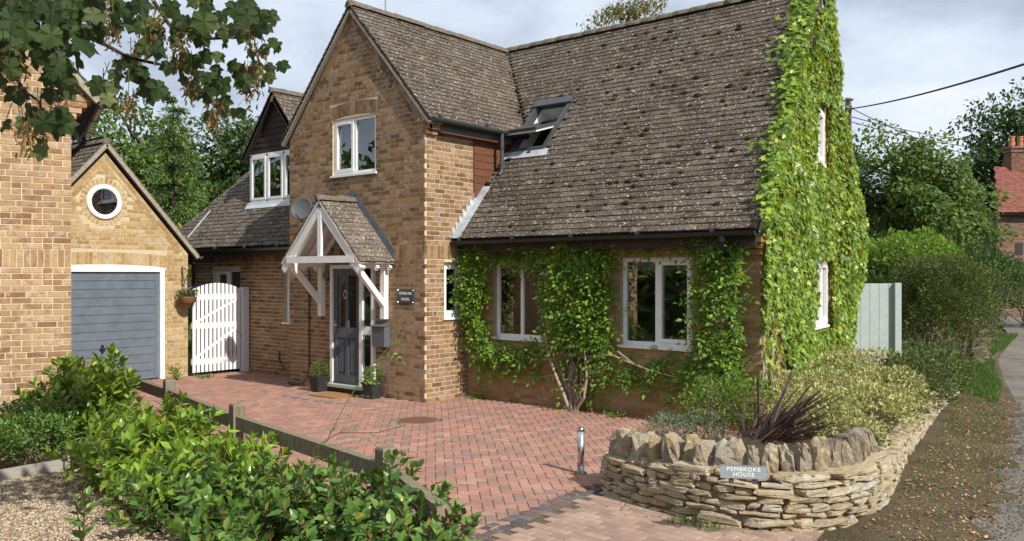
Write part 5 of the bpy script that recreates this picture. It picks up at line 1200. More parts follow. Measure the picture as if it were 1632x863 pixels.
for pts, r in (([(2.22, .78, 0), (2.12, .76, .25), (2.0, .74, .5), (1.82, .78, .8), (1.75, .8, 1.1)], .026), ([(2.32, .78, 0), (2.5, .74, .22), (2.55, .74, .5), (2.5, .76, .9)], .024), ([(1.95, .84, .75), (1.5, .86, .70), (1.1, .88, .78), (.6, .86, .86), (.3, .84, 1.2), (.2, .84, 1.9), (.25, .84, 2.3)], .015),
               ([(2.4, .82, .8), (2.9, .84, .86), (3.4, .82, .72), (3.9, .86, .62), (4.4, .86, .66), (4.6, .84, 1.2), (4.55, .84, 2.1)], .016), ([(1.9, .86, .5), (1.5, .9, .42), (1.0, .9, .5), (.6, .92, .6)], .010), ([(3.05, .78, .92), (3.35, .70, .78), (3.6, .72, .70)], .012), ([(4.55, .83, .12), (4.6, .84, .6), (4.5, .83, 1.2), (4.65, .82, 2.0)], .012)):
    WS.part('stem', MB().tube(pts, np.linspace(r, r*.5, len(pts)), 7), 'bark_pale')
st = [A(.75, .80, .45), A(.95, .76, .42), A(1.1, .80, .3), A(1.25, .74, .38)]
WS.part('trellis', MB().bar((2.0, .93, .2), (2.0, .93, 2.3), .03, .015).bar((2.5, .93, .2), (2.5, .93, 2.3), .03, .015).bar((2.0, .92, .7), (2.5, .92, .7), .015, .03).bar((2.0, .92, 1.2), (2.5, .92, 1.2), .015, .03).bar((2.0, .92, 1.7), (2.5, .92, 1.7), .015, .03), 'bark')
# shrubs made of leafy stems
def stem_shrub(name, label, cat, base, rad, height, n_stems, leaf, mat, stem_mat, n_ind, spread=.55, per=16, gap=.045, whorl=.7, group=None, tpl=OVAL, widen=1.0, lean=(0, 0), low=.15, rnd_h=(.55, 1.05)):
    t = Thing(name, label, cat, (base[0], base[1], 0), group); Pp, Tp, Nr, Sz = [], [], [], []; sm = MB()
    for i in range(n_stems):
        a = random.uniform(0, 2*math.pi); r = rad*math.sqrt(random.random()); h = height*random.uniform(*rnd_h)*(1-.35*(r/rad)**2)
        x0, y0 = base[0]+r*.55*math.cos(a), base[1]+r*.55*math.sin(a); top = A(base[0]+(r+spread*.2*random.random())*math.cos(a)+lean[0]*h+random.gauss(0, .05), base[1]+(r+spread*.2*random.random())*math.sin(a)+lean[1]*h+random.gauss(0, .05), h)
        p0 = A(x0, y0, 0); mid = p0*.5+top*.5+A(0, 0, .10*h); pts = [(1-u)**2*p0+2*u*(1-u)*mid+u*u*top for u in np.linspace(0, 1, 6)]
        sm.tube(pts, np.linspace(.009, .004, 6), 5, False)
        L = sum(np.linalg.norm(pts[k+1]-pts[k]) for k in range(5)); k = 0; s = L*low; phi = random.random()*6
        while s < L:
            u = s/L; p = (1-u)**2*p0+2*u*(1-u)*mid+u*u*top; d = unit(2*(1-u)*(mid-p0)+2*u*(top-mid)); e1 = unit(np.cross(d, A(.3, .5, .1))); e2 = np.cross(d, e1)
            nl = 2 if u < .93 else 5
            for q in range(nl):
                ph = phi+q*2*math.pi/nl+random.gauss(0, .25); o = e1*math.cos(ph)+e2*math.sin(ph); f_ = whorl if u < .93 else 1.3
                Pp.append(p); Tp.append(o+d*f_+Z3*random.gauss(.05, .25)); Nr.append(d*1.0-o*.5+Z3*.35+rng.normal(0, .25, 3)); Sz.append(leaf*random.uniform(.5, 1.2)*(1 if u < .93 else .8))
            phi += 1.6; s += gap*random.uniform(.8, 1.3)
    t.scatter('leaf', tpl, frames(np.array(Pp), np.array(Tp), np.array(Nr), np.array(Sz), widen), mat, n_ind, stuff='foliage'); t.part('stem', sm, stem_mat, kind='stuff'); return t
GL = 'laurel shrubs along the fence'
stem_shrub('laurel', 'tallest light green laurel shrub, against the neighbouring house corner', 'shrub', (-.95, -4.78), .56, 1.12, 58, .16, 'leaf_laurel', 'stem_green', 280, group=GL, spread=.5)
stem_shrub('laurel', 'second light green laurel shrub from the neighbouring house corner', 'shrub', (.75, -4.86), .62, .68, 62, .155, 'leaf_laurel', 'stem_green', 280, group=GL, lean=(.05, 0))
stem_shrub('laurel', 'third light green laurel shrub from the neighbouring house corner', 'shrub', (2.2, -5.08), .75, .48, 66, .145, 'leaf_laurel', 'stem_green', 280, group=GL)
stem_shrub('laurel', 'fourth light green laurel shrub from the neighbouring house corner, beside the gravel', 'shrub', (1.55, -5.32), .72, .60, 64, .15, 'leaf_laurel', 'stem_green', 250, group=GL)
stem_shrub('laurel', 'low light green laurel shrub among the darker foreground shrubs', 'shrub', (2.75, -5.5), .62, .50, 56, .145, 'leaf_laurel', 'stem_green', 250, group=GL)
GV = 'dark foreground shrubs beside the fence end'
for (x, y, r, h, n_), lb in zip(((4.9, -5.42, .62, .68, 66), (3.95, -5.62, .72, .55, 75), (3.15, -5.72, .62, .46, 60), (4.6, -5.95, .62, .48, 60), (5.55, -5.6, .46, .52, 46)),
      ('dark green shrub with red stems at the open end of the fence', 'dark green bushy shrub in the foreground in front of the nearest fence post', 'dark green shrub in the foreground next to the glossy laurel', 'dark green shrub nearest the camera at the bottom edge', 'low dark green shrub spilling onto the paving past the fence end')):
    stem_shrub('viburnum', lb, 'shrub', (x, y), r, h, n_, .11, 'leaf_viburnum', 'stem_red', 260, group=GV, gap=.04, widen=1.25, rnd_h=(.6, 1.1))
stem_shrub('sapling', 'single dark leafed shoot standing alone in the gravel', 'seedling', tuple(at(132, 437, 5.95)[:2]), .03, .58, 2, .14, 'leaf_viburnum', 'stem_red', 40, gap=.075, spread=.1, widen=1.3)
stem_shrub('sapling', 'small leafy shoot beside the taller one in the gravel', 'seedling', tuple(at(100, 437, 5.85)[:2]), .04, .24, 3, .11, 'leaf_viburnum', 'stem_red', 40, gap=.05, spread=.1, widen=1.3)
stem_shrub('weed_clump', 'small strap leaved weed at the foot of the garage wall', 'weed', (-5.75, -.95), .06, .2, 4, .16, 'leaf_spindle', 'stem_green', 20, gap=.04, widen=.5)
for x, y, lb in ((.35, .86, 'low green weed at the foot of the long wall near the house corner'), (3.0, .80, 'low green weed on the paving right of the wisteria trunk'), (-5.6, -.45, 'low green weed below the white gate')):
    stem_shrub('weed', lb, 'weed', (x, y), .13, .06, 16, .045, 'leaf_spindle', 'stem_green', 0, gap=.03)
# rambling rose shoots arching over the fence
t = Thing('briar', 'long thin rose shoot rising above the fence in front of the door', 'climbing plant', (3.6, -4.75, 0))
P0_ = [at(470, 770, 7.9), at(512, 720, 7.9), at(545, 655, 7.9), at(572, 610, 7.9), at(600, 575, 7.9), at(628, 545, 7.9), at(648, 533, 7.9)]
t.part('stem', MB().tube(P0_, np.linspace(.006, .003, 7), 6), 'stem_green')
wl = []
for i in range(1, 7):
    for s in (0, .5):
        b = P0_[i-1]*(1-s)+P0_[i]*s; wl += pinnate(b, A(random.gauss(.4, .6), random.gauss(.3, .6), random.gauss(.1, .3)), A(random.gauss(0, .3), -.4, .9), random.uniform(.13, .22), 3)
P1_ = [at(490, 770, 7.6), at(500, 715, 7.6), at(540, 690, 7.6), at(600, 690, 7.6), at(640, 680, 7.6)]
t.part('stem', MB().tube(P1_, np.linspace(.005, .003, 5), 6), 'stem_red')
for i in range(1, 5):
    for s in (0, .35, .7): wl += pinnate(P1_[i-1]*(1-s)+P1_[i]*s, A(random.gauss(.3, .6), random.gauss(.3, .6), random.gauss(0, .3)), A(random.gauss(0, .3), -.4, .9), random.uniform(.09, .15), 3)
t.scatter('leaf', OVAL_S, frames(np.array([q[0] for q in wl]), np.array([q[1] for q in wl]), np.array([q[2] for q in wl]), np.array([q[3] for q in wl])), 'leaf_spindle', 90, stuff='foliage')
# mounded shrubs: leaves on a lumpy shell with twigs inside
def mound(name, label, cat, blobs, n, size, mat, group=None, n_ind=0, up=.5, tpl=OVAL_S, shell=.55, stem='bark', tilt=.5, base=None, spiky=0, widen=1.0):
    b0 = base or (blobs[0][0], blobs[0][1], blobs[0][2]-blobs[0][5]); t = Thing(name, label, cat, b0, group)
    wts = np.array([b[3]*b[4]+b[4]*b[5]+b[3]*b[5] for b in blobs]); wts = wts/wts.sum(); P, O = [], []
    for b, w in zip(blobs, wts):
        k = int(n*w*1.1)+1; d = rng.normal(size=(k, 3)); d /= np.linalg.norm(d, axis=1, keepdims=True); d[:, 2] = np.where(d[:, 2] < -.35, -d[:, 2], d[:, 2])
        lump = 1+.10*np.sin(d[:, 0]*7+b[0])*np.cos(d[:, 1]*6+b[1]*2)+.07*np.sin(d[:, 2]*11+d[:, 0]*9)
        r = (shell+(1-shell)*rng.uniform(0, 1, k)**.5)*lump; p = A(*b[:3])+d*r[:, None]*A(*b[3:6]); P.append(p); O.append(d)
    P = np.vstack(P); O = np.vstack(O); n_ = len(P); nr = O*.8+rng.normal(0, tilt, (n_, 3))+A(0, 0, up)
    tp = O*(1+spiky)+rng.normal(0, .6, (n_, 3))+A(0, 0, .2+spiky*.5)
    t.scatter('leaf', tpl, frames(P, tp, nr, U(size*.65, size*1.25, n_), widen), mat, n_ind, stuff='foliage')
    sm = MB()
    for b in blobs:
        for _ in range(7):
            d = unit(rng.normal(size=3)+A(0, 0, .8)); q = A(*b[:3])+d*A(*b[3:6])*random.uniform(.7, .98); o = A(b[0]+random.gauss(0, .06), b[1]+random.gauss(0, .06), max(0, b[2]-b[5]*.9)); sm.tube([o, o*.5+q*.5+A(0, 0, .03), q], [.02*max(.4, b[5]), .012*max(.4, b[5]), .005], 5, False)
    t.part('stem', sm, stem, kind='stuff'); return t
mound('spindle_bush', 'bright green small leaved bush behind the coping stones at the house corner', 'shrub', [(5.2, -.55, .45, .42, .42, .42), (5.0, -.1, .35, .35, .4, .38), (5.5, -.3, .5, .35, .35, .35)], 2600, .05, 'leaf_spindle', up=.6)
mound('hebe_bush', 'low grey green hebe bush at the left end of the flower bed', 'shrub', [(5.05, -1.35, .28, .3, .3, .25), (5.3, -1.1, .3, .3, .3, .25), (4.85, -.85, .22, .3, .3, .22)], 2000, .032, 'leaf_hebe', up=.6)
mound('variegated_bush', 'cream and green variegated shrub spilling over the wall by the gable', 'shrub', [(6.2, -.3, .40, .55, .65, .40), (6.5, .6, .42, .55, .8, .36), (5.85, .9, .5, .5, .7, .38), (6.25, 1.9, .46, .6, .9, .38), (6.65, -.5, .30, .36, .5, .30)], 11000, .048, 'leaf_euonymus', up=.5)
mound('wall_ivy', 'dark ivy and golden privet hanging over the rough end of the wall', 'climbing plant', [(6.35, 2.9, .5, .5, .9, .42), (6.2, 4.3, .48, .5, .95, .42), (6.0, 5.7, .45, .5, 1.0, .45), (6.55, 3.0, .33, .28, .9, .3), (6.3, 4.9, .3, .3, .9, .3)], 7000, .06, 'leaf_ivy_ground', up=.4)
mound('golden_privet', 'golden leaved privet in front of the grey gate', 'shrub', [(5.55, 4.2, .55, .5, .5, .32), (5.3, 3.2, .55, .5, .5, .32), (4.9, 4.6, .5, .6, .6, .34)], 2600, .05, 'leaf_euonymus', up=.5)
mound('low_shrub', 'small fine leaved green shrub in the bed under the neighbouring house wall', 'shrub', [(.0, -5.72, .26, .42, .42, .30), (-.45, -5.6, .3, .45, .45, .34), (.1, -6.2, .22, .35, .4, .26)], 3600, .05, 'leaf_viburnum', up=.6)
# phormium
t = Thing('phormium', 'dark bronze phormium with long strap leaves in the flower bed', 'plant', (6.05, -1.25, .3))
base = A(6.0, -1.2, .28)
for i in range(95):
    a = random.gauss(.1, 1.0); el = random.uniform(.35, 1.25); L = random.uniform(.35, .95); d = CR*math.cos(a)*math.cos(el)+CF*math.sin(a)*math.cos(el)*.8+Z3*math.sin(el); d = unit(d+CR*.45); w = random.uniform(.009, .017); sdv = unit(np.cross(d, A(random.gauss(0, .5), random.gauss(0, .5), 1))); b = base+A(random.gauss(0, .07), random.gauss(0, .07), 0)
    mb = MB(); V = []; K = 6; bend = random.uniform(0, .35)
    for k in range(K+1):
        u = k/K; p = b+d*L*u-Z3*bend*L*u**2.5*.6; ww = w*(.7+.6*u)*(1-u**4)+.001; nn = unit(np.cross(sdv, d)); V += [p-sdv*ww+nn*.006, p-nn*.004, p+sdv*ww+nn*.006]
    mb.add(V, [(3*k+j, 3*k+j+1, 3*k+j+4, 3*k+j+3) for k in range(K) for j in (0, 1)]); t.part('leaf', mb, 'leaf_phormium')
# hedge by the lane and the round bush behind it
mound('clipped_hedge', 'large rounded hedge with bare twigs showing at its foot beside the lane', 'hedge', [(5.2, 9.9, 1.15, .85, 1.0, 1.2), (4.7, 10.3, 1.2, .85, 1.0, 1.18), (5.15, 11.0, 1.15, .85, 1.2, 1.2), (5.05, 9.5, .9, .7, .7, .85)], 26000, .062, 'leaf_hedge', up=.5, tpl=OVAL_S, shell=.7, spiky=.35, base=(4.9, 10.2, 0), tilt=.35)
tw = MB()
for _ in range(170):
    a = random.uniform(-2.0, .6); r = random.uniform(.8, 1.0); p = A(5.2+.85*r*math.cos(a), 9.8+1.0*r*math.sin(a), random.uniform(.25, 1.0)); q = p+A(random.gauss(.1, .2), random.gauss(-.15, .2), random.uniform(.05, .35)); o = A(5.1, 9.9, .2+.3*random.random()); tw.tube([o*.12+p*.88, p, p*.6+q*.4+A(random.gauss(0, .03), random.gauss(0, .03), random.gauss(0, .03))], [.007, .005, .003], 4, False)
for o_ in S.objects:
    if o_.name == 'clipped_hedge': _h_ = o_
m_ = tw.mesh('twig', np.array(_h_.location)); m_.materials.append(MATS['bark_pale']); o_ = link(bpy.data.objects.new('twig', m_)); o_.parent = _h_
mound('round_bush', 'rounded bright green bush showing above the grey gate', 'shrub', [(3.45, 14.0, 1.9, 1.3, 1.2, 1.2), (2.7, 14.2, 1.7, 1.2, 1.2, 1.2)], 9000, .11, 'leaf_wisteria', up=.6, base=(3.2, 14.0, 0))
# grass by the lane, tufts at the wall foot
def blades(name, n, region, L, hz, w=.012):
    x0, x1 = min(p[0] for p in region), max(p[0] for p in region); y0, y1 = min(p[1] for p in region), max(p[1] for p in region); P = []
    while len(P) < n:
        x, y = random.uniform(x0, x1), random.uniform(y0, y1)
        if inpoly([x], [y], region)[0]: P.append((x, y, hz(x, y)))
    P = np.array(P); t = Thing(name, kind='stuff', mb=MB().add(np.zeros((3, 3)), [(0, 1, 2)]))
    tp = rng.normal(0, .35, (n, 3)); tp[:, 2] = 1; t.o.data = inst_mesh(name, GRASS, frames(P, tp, rng.normal(0, 1, (n, 3))+A(.2, -.3, .2), U(L*.5, L*1.2, n)), t.loc); t.o.data.materials.append(MATS['grass_blade'])
GRASS = (np.array([(-.05, 0, 0), (.05, 0, 0), (.035, .55, .03), (-.035, .55, .03), (0, 1, .16)], float), [(0, 1, 2, 3), (3, 2, 4)])
blades('lane_grass', 6500, [(5.95, 6.6), (6.95, 5.3), (6.6, 7.6), (6.0, 10.0), (5.5, 12.5), (5.3, 10.5), (5.6, 8.5)], .13, lambda x, y: .03)
blades('lane_grass', 3500, [(5.2, 13), (5.5, 12.2), (5.05, 17), (4.5, 22), (3.6, 22), (4.4, 17)], .16, lambda x, y: .02)
blades('lane_grass', 1200, [(5.9, 7.5), (6.5, 7.5), (5.6, 12.5), (4.9, 12.5)], .15, lambda x, y: .03)
blades('verge_grass', 3000, [(7.3, -1), (8.0, -.5), (7.6, 2.4), (7.0, 5.4), (6.4, 5.6), (6.9, 2)], .045, vz)
blades('wall_grass', 160, [(6.15, -3.3), (6.55, -3.35), (6.6, -3.18), (6.15, -3.14)], .07, lambda x, y: 0)
# grey boarded side gate
t = Thing('board_gate', 'pale grey boarded gate between the creeper wall and the hedge', 'gate', (4.6, 7.35, 0))
gp = at(1340, 600, 16.4); gp[2] = .3; gd_ = unit(CR*.97+CF*.05); gn = np.cross(gd_, Z3)
for i in range(6): t.part('board', MB().obox(gp+gd_*(i*.185)+A(0, 0, -.2), gd_*.178, gn*.03, Z3*1.73), 'gate_sage')
t.part('rail', MB().obox(gp-gn*.05+Z3*.2, gd_*1.1, gn*.045, Z3*.1).obox(gp-gn*.05+Z3*1.2, gd_*1.1, gn*.045, Z3*.1), 'gate_sage')
t.part('gate_post', MB().obox(gp+gd_*1.0+A(0, 0, -.2)+gn*.032, gd_*.12, gn*.1, Z3*1.74), 'gate_sage')
t.part('latch', MB().lathe(gp+gd_*.12+gn*.03+Z3*.95, [(.035, 0), (.02, .03)], 10, gn), 'black_plastic')
# ================================================================== TREES
def tree(name, label, cat, pos, height, blobs, n, leaf, mat, group=None, trunk_r=.2, tpl=CARD, bark='bark_dark', clumps=60, droop=0, mode='clump', flat=.7):
    """blobs: crown ellipsoids relative to pos (dx, dy, z, rx, ry, rz)."""
    x, y = pos; t = Thing(name, label, cat, (x, y, -.05), group); P, O = [], []; tips = []
    vol = np.array([b[3]*b[4]*b[5] for b in blobs]); vol = vol**.7/np.sum(vol**.7); ncl = 0
    for b, w in zip(blobs, vol):
        for _ in range(max(3, int(clumps*w))):
            d = unit(rng.normal(size=3)+A(0, 0, .25)); r = random.uniform(.45, 1.0); c = A(x+b[0], y+b[1], b[2])+d*A(*b[3:6])*r; tips.append(c)
            k = int(n*w/max(3, int(clumps*w))); cr_ = (b[3]*b[4]*b[5])**(1/3)*random.uniform(.2, .38); q = rng.normal(size=(k, 3)); q /= np.linalg.norm(q, axis=1, keepdims=True)
            rr = rng.uniform(.45, 1.05, k)[:, None]; P.append(c+q*rr*cr_*A(1.15, 1.15, flat)-Z3*droop*rng.uniform(0, 1, (k, 1))*cr_); O.append(q*.6+d*.5)
    P = np.vstack(P); O = np.vstack(O); k = len(P)
    Ms = frames(P, O*.5+rng.normal(0, .7, (k, 3))-A(0, 0, .35+droop), O+rng.normal(0, .5, (k, 3))+A(0, 0, .5), U(leaf*.6, leaf*1.3, k))
    m = inst_mesh('crown', tpl, Ms, t.loc); t.part('crown', m, mat, kind='stuff')
    zc = min(b[2]-b[5]*.3 for b in blobs); mb = MB(); tk = [A(x, y, -.1), A(x+random.gauss(0, .1), y, zc*.5), A(x+random.gauss(0, .15), y+random.gauss(0, .1), zc), A(x+blobs[0][0]*.5, y+blobs[0][1]*.5, height*.8)]
    mb.tube(tk, [trunk_r, trunk_r*.75, trunk_r*.6, trunk_r*.15], 9); t.part('trunk', mb, bark)
    br = MB()
    for c in tips[::3]:
        u = random.uniform(.4, .95); s = tk[2]*(1-u)+tk[3]*u if random.random() < .7 else tk[1]*(1-u)+tk[2]*u
        br.tube([s, s*.5+c*.5+A(random.gauss(0, .1), random.gauss(0, .1), .15), c], [trunk_r*.3, trunk_r*.16, trunk_r*.05], 5, False)
    t.part('limb', br, bark, kind='stuff'); return t
def conifer(name, label, pos, height, rad, n, leaf, mat, group=None, tiers=26, droop=.25, bark='bark_dark', z0=.8, upcurve=.0):
    x, y = pos; t = Thing(name, label, 'tree', (x, y, -.05), group); P, T_, Nr = [], [], []; br = MB()
    for i in range(tiers):
        u = i/(tiers-1); z = z0+(height-z0)*u; R = rad*(1-u)**.8*random.uniform(.75, 1.1)+.12
        for j in range(max(4, int(9*(1-u)+3))):
            a = random.uniform(0, 6.283); d = A(math.cos(a), math.sin(a), 0); L = R*random.uniform(.6, 1.1); e = A(x, y, z)+d*L-Z3*droop*L+Z3*upcurve*L; br.tube([A(x, y, z), A(x, y, z)+d*L*.5-Z3*droop*L*.3, e], [.03, .02, .008], 4, False)
            k = max(6, int(n/tiers/10*(L/rad+.25))); s = rng.uniform(.2, 1.05, k)[:, None]; p = A(x, y, z)+d*L*s-Z3*droop*L*s**1.4+rng.normal(0, .07, (k, 3))*A(1, 1, .6)+np.cross(d, Z3)*rng.normal(0, .22, (k, 1))*L*s
            P.append(p); T_.append(d+rng.normal(0, .55, (k, 3))-A(0, 0, .5*droop*2)); Nr.append(rng.normal(0, .4, (k, 3))+Z3)
    P = np.vstack(P); T_ = np.vstack(T_); Nr = np.vstack(Nr); Ms = frames(P, T_, Nr, U(leaf*.6, leaf*1.3, len(P)), .6)
    t.part('crown', inst_mesh('crown', CARD, Ms, t.loc), mat, kind='stuff'); t.part('trunk', MB().tube([(x, y, -.1), (x, y, height*.5), (x, y, height)], [.11, .07, .02], 8), bark); t.part('limb', br, bark, kind='stuff'); return t
def xy(px, D): p = at(px, 437, D); return p[0], p[1]
def zz(py, D): return 2.01+(437-py)*D/1370
GT = 'trees behind the garage'
x = xy(215, 30); tree('broadleaf_tree', 'large broadleaf tree directly behind the garage, left of the feathery conifer', 'tree', x, 9, [(0, 0, 5.2, 2.3, 2.2, 3.2), (-.9, .5, 4.4, 1.6, 1.5, 2.4), (1.2, .2, 4.2, 1.6, 1.5, 2.6)], 11000, .20, 'leaf_tree', GT, .22, clumps=95)
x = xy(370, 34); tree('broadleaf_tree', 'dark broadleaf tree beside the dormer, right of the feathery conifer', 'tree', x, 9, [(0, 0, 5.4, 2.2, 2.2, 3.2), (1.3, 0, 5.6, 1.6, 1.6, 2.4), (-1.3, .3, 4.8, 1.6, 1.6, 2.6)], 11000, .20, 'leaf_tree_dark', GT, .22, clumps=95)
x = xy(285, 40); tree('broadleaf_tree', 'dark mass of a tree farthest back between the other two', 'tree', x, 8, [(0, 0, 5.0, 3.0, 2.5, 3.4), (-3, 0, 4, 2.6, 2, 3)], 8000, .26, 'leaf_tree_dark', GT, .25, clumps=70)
x = xy(276, 24); conifer('larch', 'feathery light green conifer with drooping branches behind the garage roof', x, 6.9, 1.9, 52000, .11, 'leaf_conifer', GT, 24, .32)
x = xy(300, 22); mound('golden_shrub', 'yellow green shrub behind the low tiled wing', 'shrub', [(x[0], x[1], 2.3, .55, .5, .95), (x[0]+.3, x[1], 1.6, .5, .5, .9)], 1500, .12, 'leaf_yellow', up=.5, base=(x[0], x[1], 0))
x = xy(985, 30); tree('birch', 'top of a light airy birch showing above the main roof ridge', 'tree', x, 12.4, [(0, 0, 10.6, 1.1, 1.0, 1.5), (1.1, 0, 10.5, .9, .9, 1.15), (-1.3, .2, 9.9, .7, .8, 1.2)], 4200, .11, 'leaf_birch', None, .14, clumps=55, droop=.5)
GR = 'trees beyond the lane hedge'
x = xy(1425, 30); tree('roadside_tree', 'mid green tree whose crown rises right behind the creeper gable', 'tree', x, 8, [(0, 0, 4.5, 2.2, 2.1, 2.8), (-1.4, 0, 4.4, 1.3, 1.5, 2.6), (1.3, 0, 4.1, 1.6, 1.6, 2.6), (0, -.4, 2.4, 2.4, 1.6, 1.8)], 16000, .18, 'leaf_tree', GR, .22, clumps=100)
x = xy(1490, 32); tree('roadside_tree', 'leafy tree in the middle of the row with arching branches', 'tree', x, 7, [(0, 0, 4.0, 2.0, 1.9, 2.9), (.7, 0, 3.4, 1.5, 1.5, 2.5), (-1, 0, 3.6, 1.5, 1.5, 2.4), (.6, -.4, 2.0, 1.7, 1.5, 1.7)], 14000, .17, 'leaf_tree', GR, .2, clumps=95)
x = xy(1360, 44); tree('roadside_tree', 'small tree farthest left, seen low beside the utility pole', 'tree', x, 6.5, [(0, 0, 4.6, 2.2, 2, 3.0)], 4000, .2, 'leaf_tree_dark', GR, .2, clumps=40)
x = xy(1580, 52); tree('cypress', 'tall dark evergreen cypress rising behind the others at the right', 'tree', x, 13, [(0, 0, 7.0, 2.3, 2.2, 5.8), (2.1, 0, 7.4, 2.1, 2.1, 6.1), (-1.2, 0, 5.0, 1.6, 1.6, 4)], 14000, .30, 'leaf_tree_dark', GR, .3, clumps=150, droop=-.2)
x = xy(1600, 30); mound('lane_bush', 'dark bush at the far bend of the lane', 'shrub', [(x[0], x[1]+4, 1.1, 1.6, 1.6, 1.3), (x[0]+1.6, x[1]+3.5, 1.0, 1.2, 1.3, 1.2)], 3500, .14, 'leaf_tree_dark', up=.4, base=(x[0], x[1]+4, 0))
hb = [(a, b, c, d, e, f_) for (px, D, h) in ((1400, 22, 2.2), (1460, 24, 2.3), (1545, 27, 2.8), (1590, 36, 2.6)) for a, b, c, d, e, f_ in [(xy(px, D)[0], xy(px, D)[1], h*.5, 1.6, 1.3, h*.55)]]
mound('field_hedge', 'dark overgrown hedge filling the gap behind the round bush and the clipped hedge', 'hedge', hb, 9000, .15, 'leaf_tree_dark', up=.4, base=(hb[0][0], hb[0][1], 0))
# distant tree line that reads as one mass
P, O = [], []
for px in np.arange(-1200, 2900, 6.0):
    D = random.uniform(85, 110); h = 7+2.5*math.sin(px*.011)+1.5*math.sin(px*.037)
    for _ in range(16): p = at(px+random.gauss(0, 4), 437, D); P.append((p[0], p[1], random.uniform(0, h)*random.uniform(.8, 1.0)))
P = np.array(P); k = len(P)
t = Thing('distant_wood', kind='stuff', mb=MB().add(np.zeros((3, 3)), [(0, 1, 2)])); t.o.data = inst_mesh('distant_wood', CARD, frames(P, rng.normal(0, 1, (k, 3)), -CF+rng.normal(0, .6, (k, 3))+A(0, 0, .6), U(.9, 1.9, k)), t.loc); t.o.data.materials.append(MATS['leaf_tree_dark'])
# ------------------------------------------------------------------ sycamore branches hanging into the top left
SY = Thing('sycamore', 'sycamore branches with lobed leaves and hanging seed clusters reaching in from the top left', 'tree', tuple(at(-560, 437, 4.6)*A(1, 1, 0)))
tb = np.array([SY.loc[0], SY.loc[1], 0]); hub = tb+A(0, 0, 4.6)
SY.part('trunk', MB().tube([tb-Z3*.1, tb+A(.05, 0, 1.5), tb+A(.1, .05, 3.2), hub, hub+A(.2, .3, 2.5)], [.24, .2, .17, .14, .06], 10), 'bark')
D0 = 4.9
def brn(pts, r): 
    q = [hub]+[at(px, py, d) for px, py, d in pts]; SY.part('branch', MB().tube(q, [.05]+list(np.linspace(.018, r*.8, len(q)-1)), 7), 'bark_dark'); return q[1:]
b1 = brn([(-60, -120, 4.6), (60, -60, 4.8), (130, 20, 5.0), (165, 70, 5.0), (205, 92, 5.0), (250, 102, 5.0), (300, 110, 5.0), (330, 124, 5.0)], .006)
b2 = brn([(-80, -160, 4.6), (120, -90, 4.9), (230, -20, 5.0), (270, 40, 5.1), (330, 62, 5.1), (390, 60, 5.1), (425, 40, 5.1)], .006)
b3 = brn([(-120, -60, 4.3), (-40, 20, 4.4), (0, 60, 4.4), (15, 105, 4.4), (38, 145, 4.4), (62, 162, 4.4), (75, 200, 4.4)], .005)
b4 = brn([(-60, -160, 4.8), (200, -110, 5.2), (330, -40, 5.2), (390, 5, 5.2), (420, 30, 5.2)], .005)
lm = []
def sleaf(px, py, D, s, tip=None, lit=.5):
    p = at(px, py, D); tp = A(*(tip if tip is not None else (random.gauss(0, .4), random.gauss(0, .4), -1))); tp = CR*tp[0]+CF*tp[1]*.6+Z3*tp[2]; nr = -CF*random.uniform(.4, 1)+CR*random.gauss(0, .5)+Z3*random.uniform(.1, .9); lm.append((p, tp, nr, s))
# leaves: (px, py) of the leaf base, size in metres
for px, py, s in [(20, 10, .13), (60, 5, .14), (95, 20, .13), (10, 45, .12), (45, 50, .13), (80, 62, .14), (110, 40, .13), (75, 110, .13), (95, 135, .12), (20, 95, .12), (5, 130, .12), (55, 180, .13), (85, 175, .12), (105, 190, .13), (30, 190, .10), (62, 215, .09),
    (125, 15, .12), (150, 10, .12), (100, 95, .13), (85, 88, .13), (160, 45, .09), (165, 130, .12), (175, 140, .12), (205, 95, .10), (188, 100, .10), (215, 110, .10), (230, 70, .11), (250, 40, .12), (225, 25, .13), (205, 12, .12), (185, 20, .12), (240, 125, .10), (225, 130, .11), (250, 135, .10),
    (275, 15, .12), (300, 25, .12), (262, 60, .11), (285, 75, .11), (315, 50, .12), (335, 30, .12), (300, 95, .11), (275, 100, .10), (330, 95, .10), (345, 75, .10), (355, 35, .12), (385, 20, .12), (400, 45, .12), (415, 25, .10), (425, 15, .10), (420, 70, .10), (430, 90, .10), (405, 95, .11), (375, 90, .10), (365, 110, .12), (390, 120, .11), (350, 120, .11), (425, 118, .09), (435, 60, .09), (360, 150, .11), (345, 160, .10), (370, 165, .09), (310, 125, .11), (325, 135, .10), (290, 120, .09)]:
    for k in range(3): sleaf(px+random.gauss(0, 9), py+random.gauss(0, 8), (4.4 if px < 120 else 5.0)+random.gauss(0, .18), s*random.uniform(.85, 1.1))
for _ in range(80): sleaf(random.uniform(-10, 430), random.uniform(-60, 22), random.uniform(4.4, 5.3), random.uniform(.10, .14))
for _ in range(45): sleaf(random.uniform(-30, 150), random.uniform(-30, 90), random.uniform(4.2, 4.8), random.uniform(.10, .14))
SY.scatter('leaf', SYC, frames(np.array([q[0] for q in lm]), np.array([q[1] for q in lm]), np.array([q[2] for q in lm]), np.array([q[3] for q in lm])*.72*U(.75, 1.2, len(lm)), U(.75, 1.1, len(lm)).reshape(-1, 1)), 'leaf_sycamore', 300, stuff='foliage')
pt_ = MB()
for p, tp, nr, s in lm[:70]: pt_.tube([p-unit(tp)*.0, p-unit(tp)*.07+Z3*.04], [.0022, .0022], 4, False)
SY.part('leaf_stalk', pt_, 'bark_dark', kind='stuff')
KEY = (np.array([(0, 0, 0), (.16, .3, .03), (.2, .8, .05), (0, 1, 0), (-.1, .5, -.02)], float), [(0, 1, 2, 3, 4)])
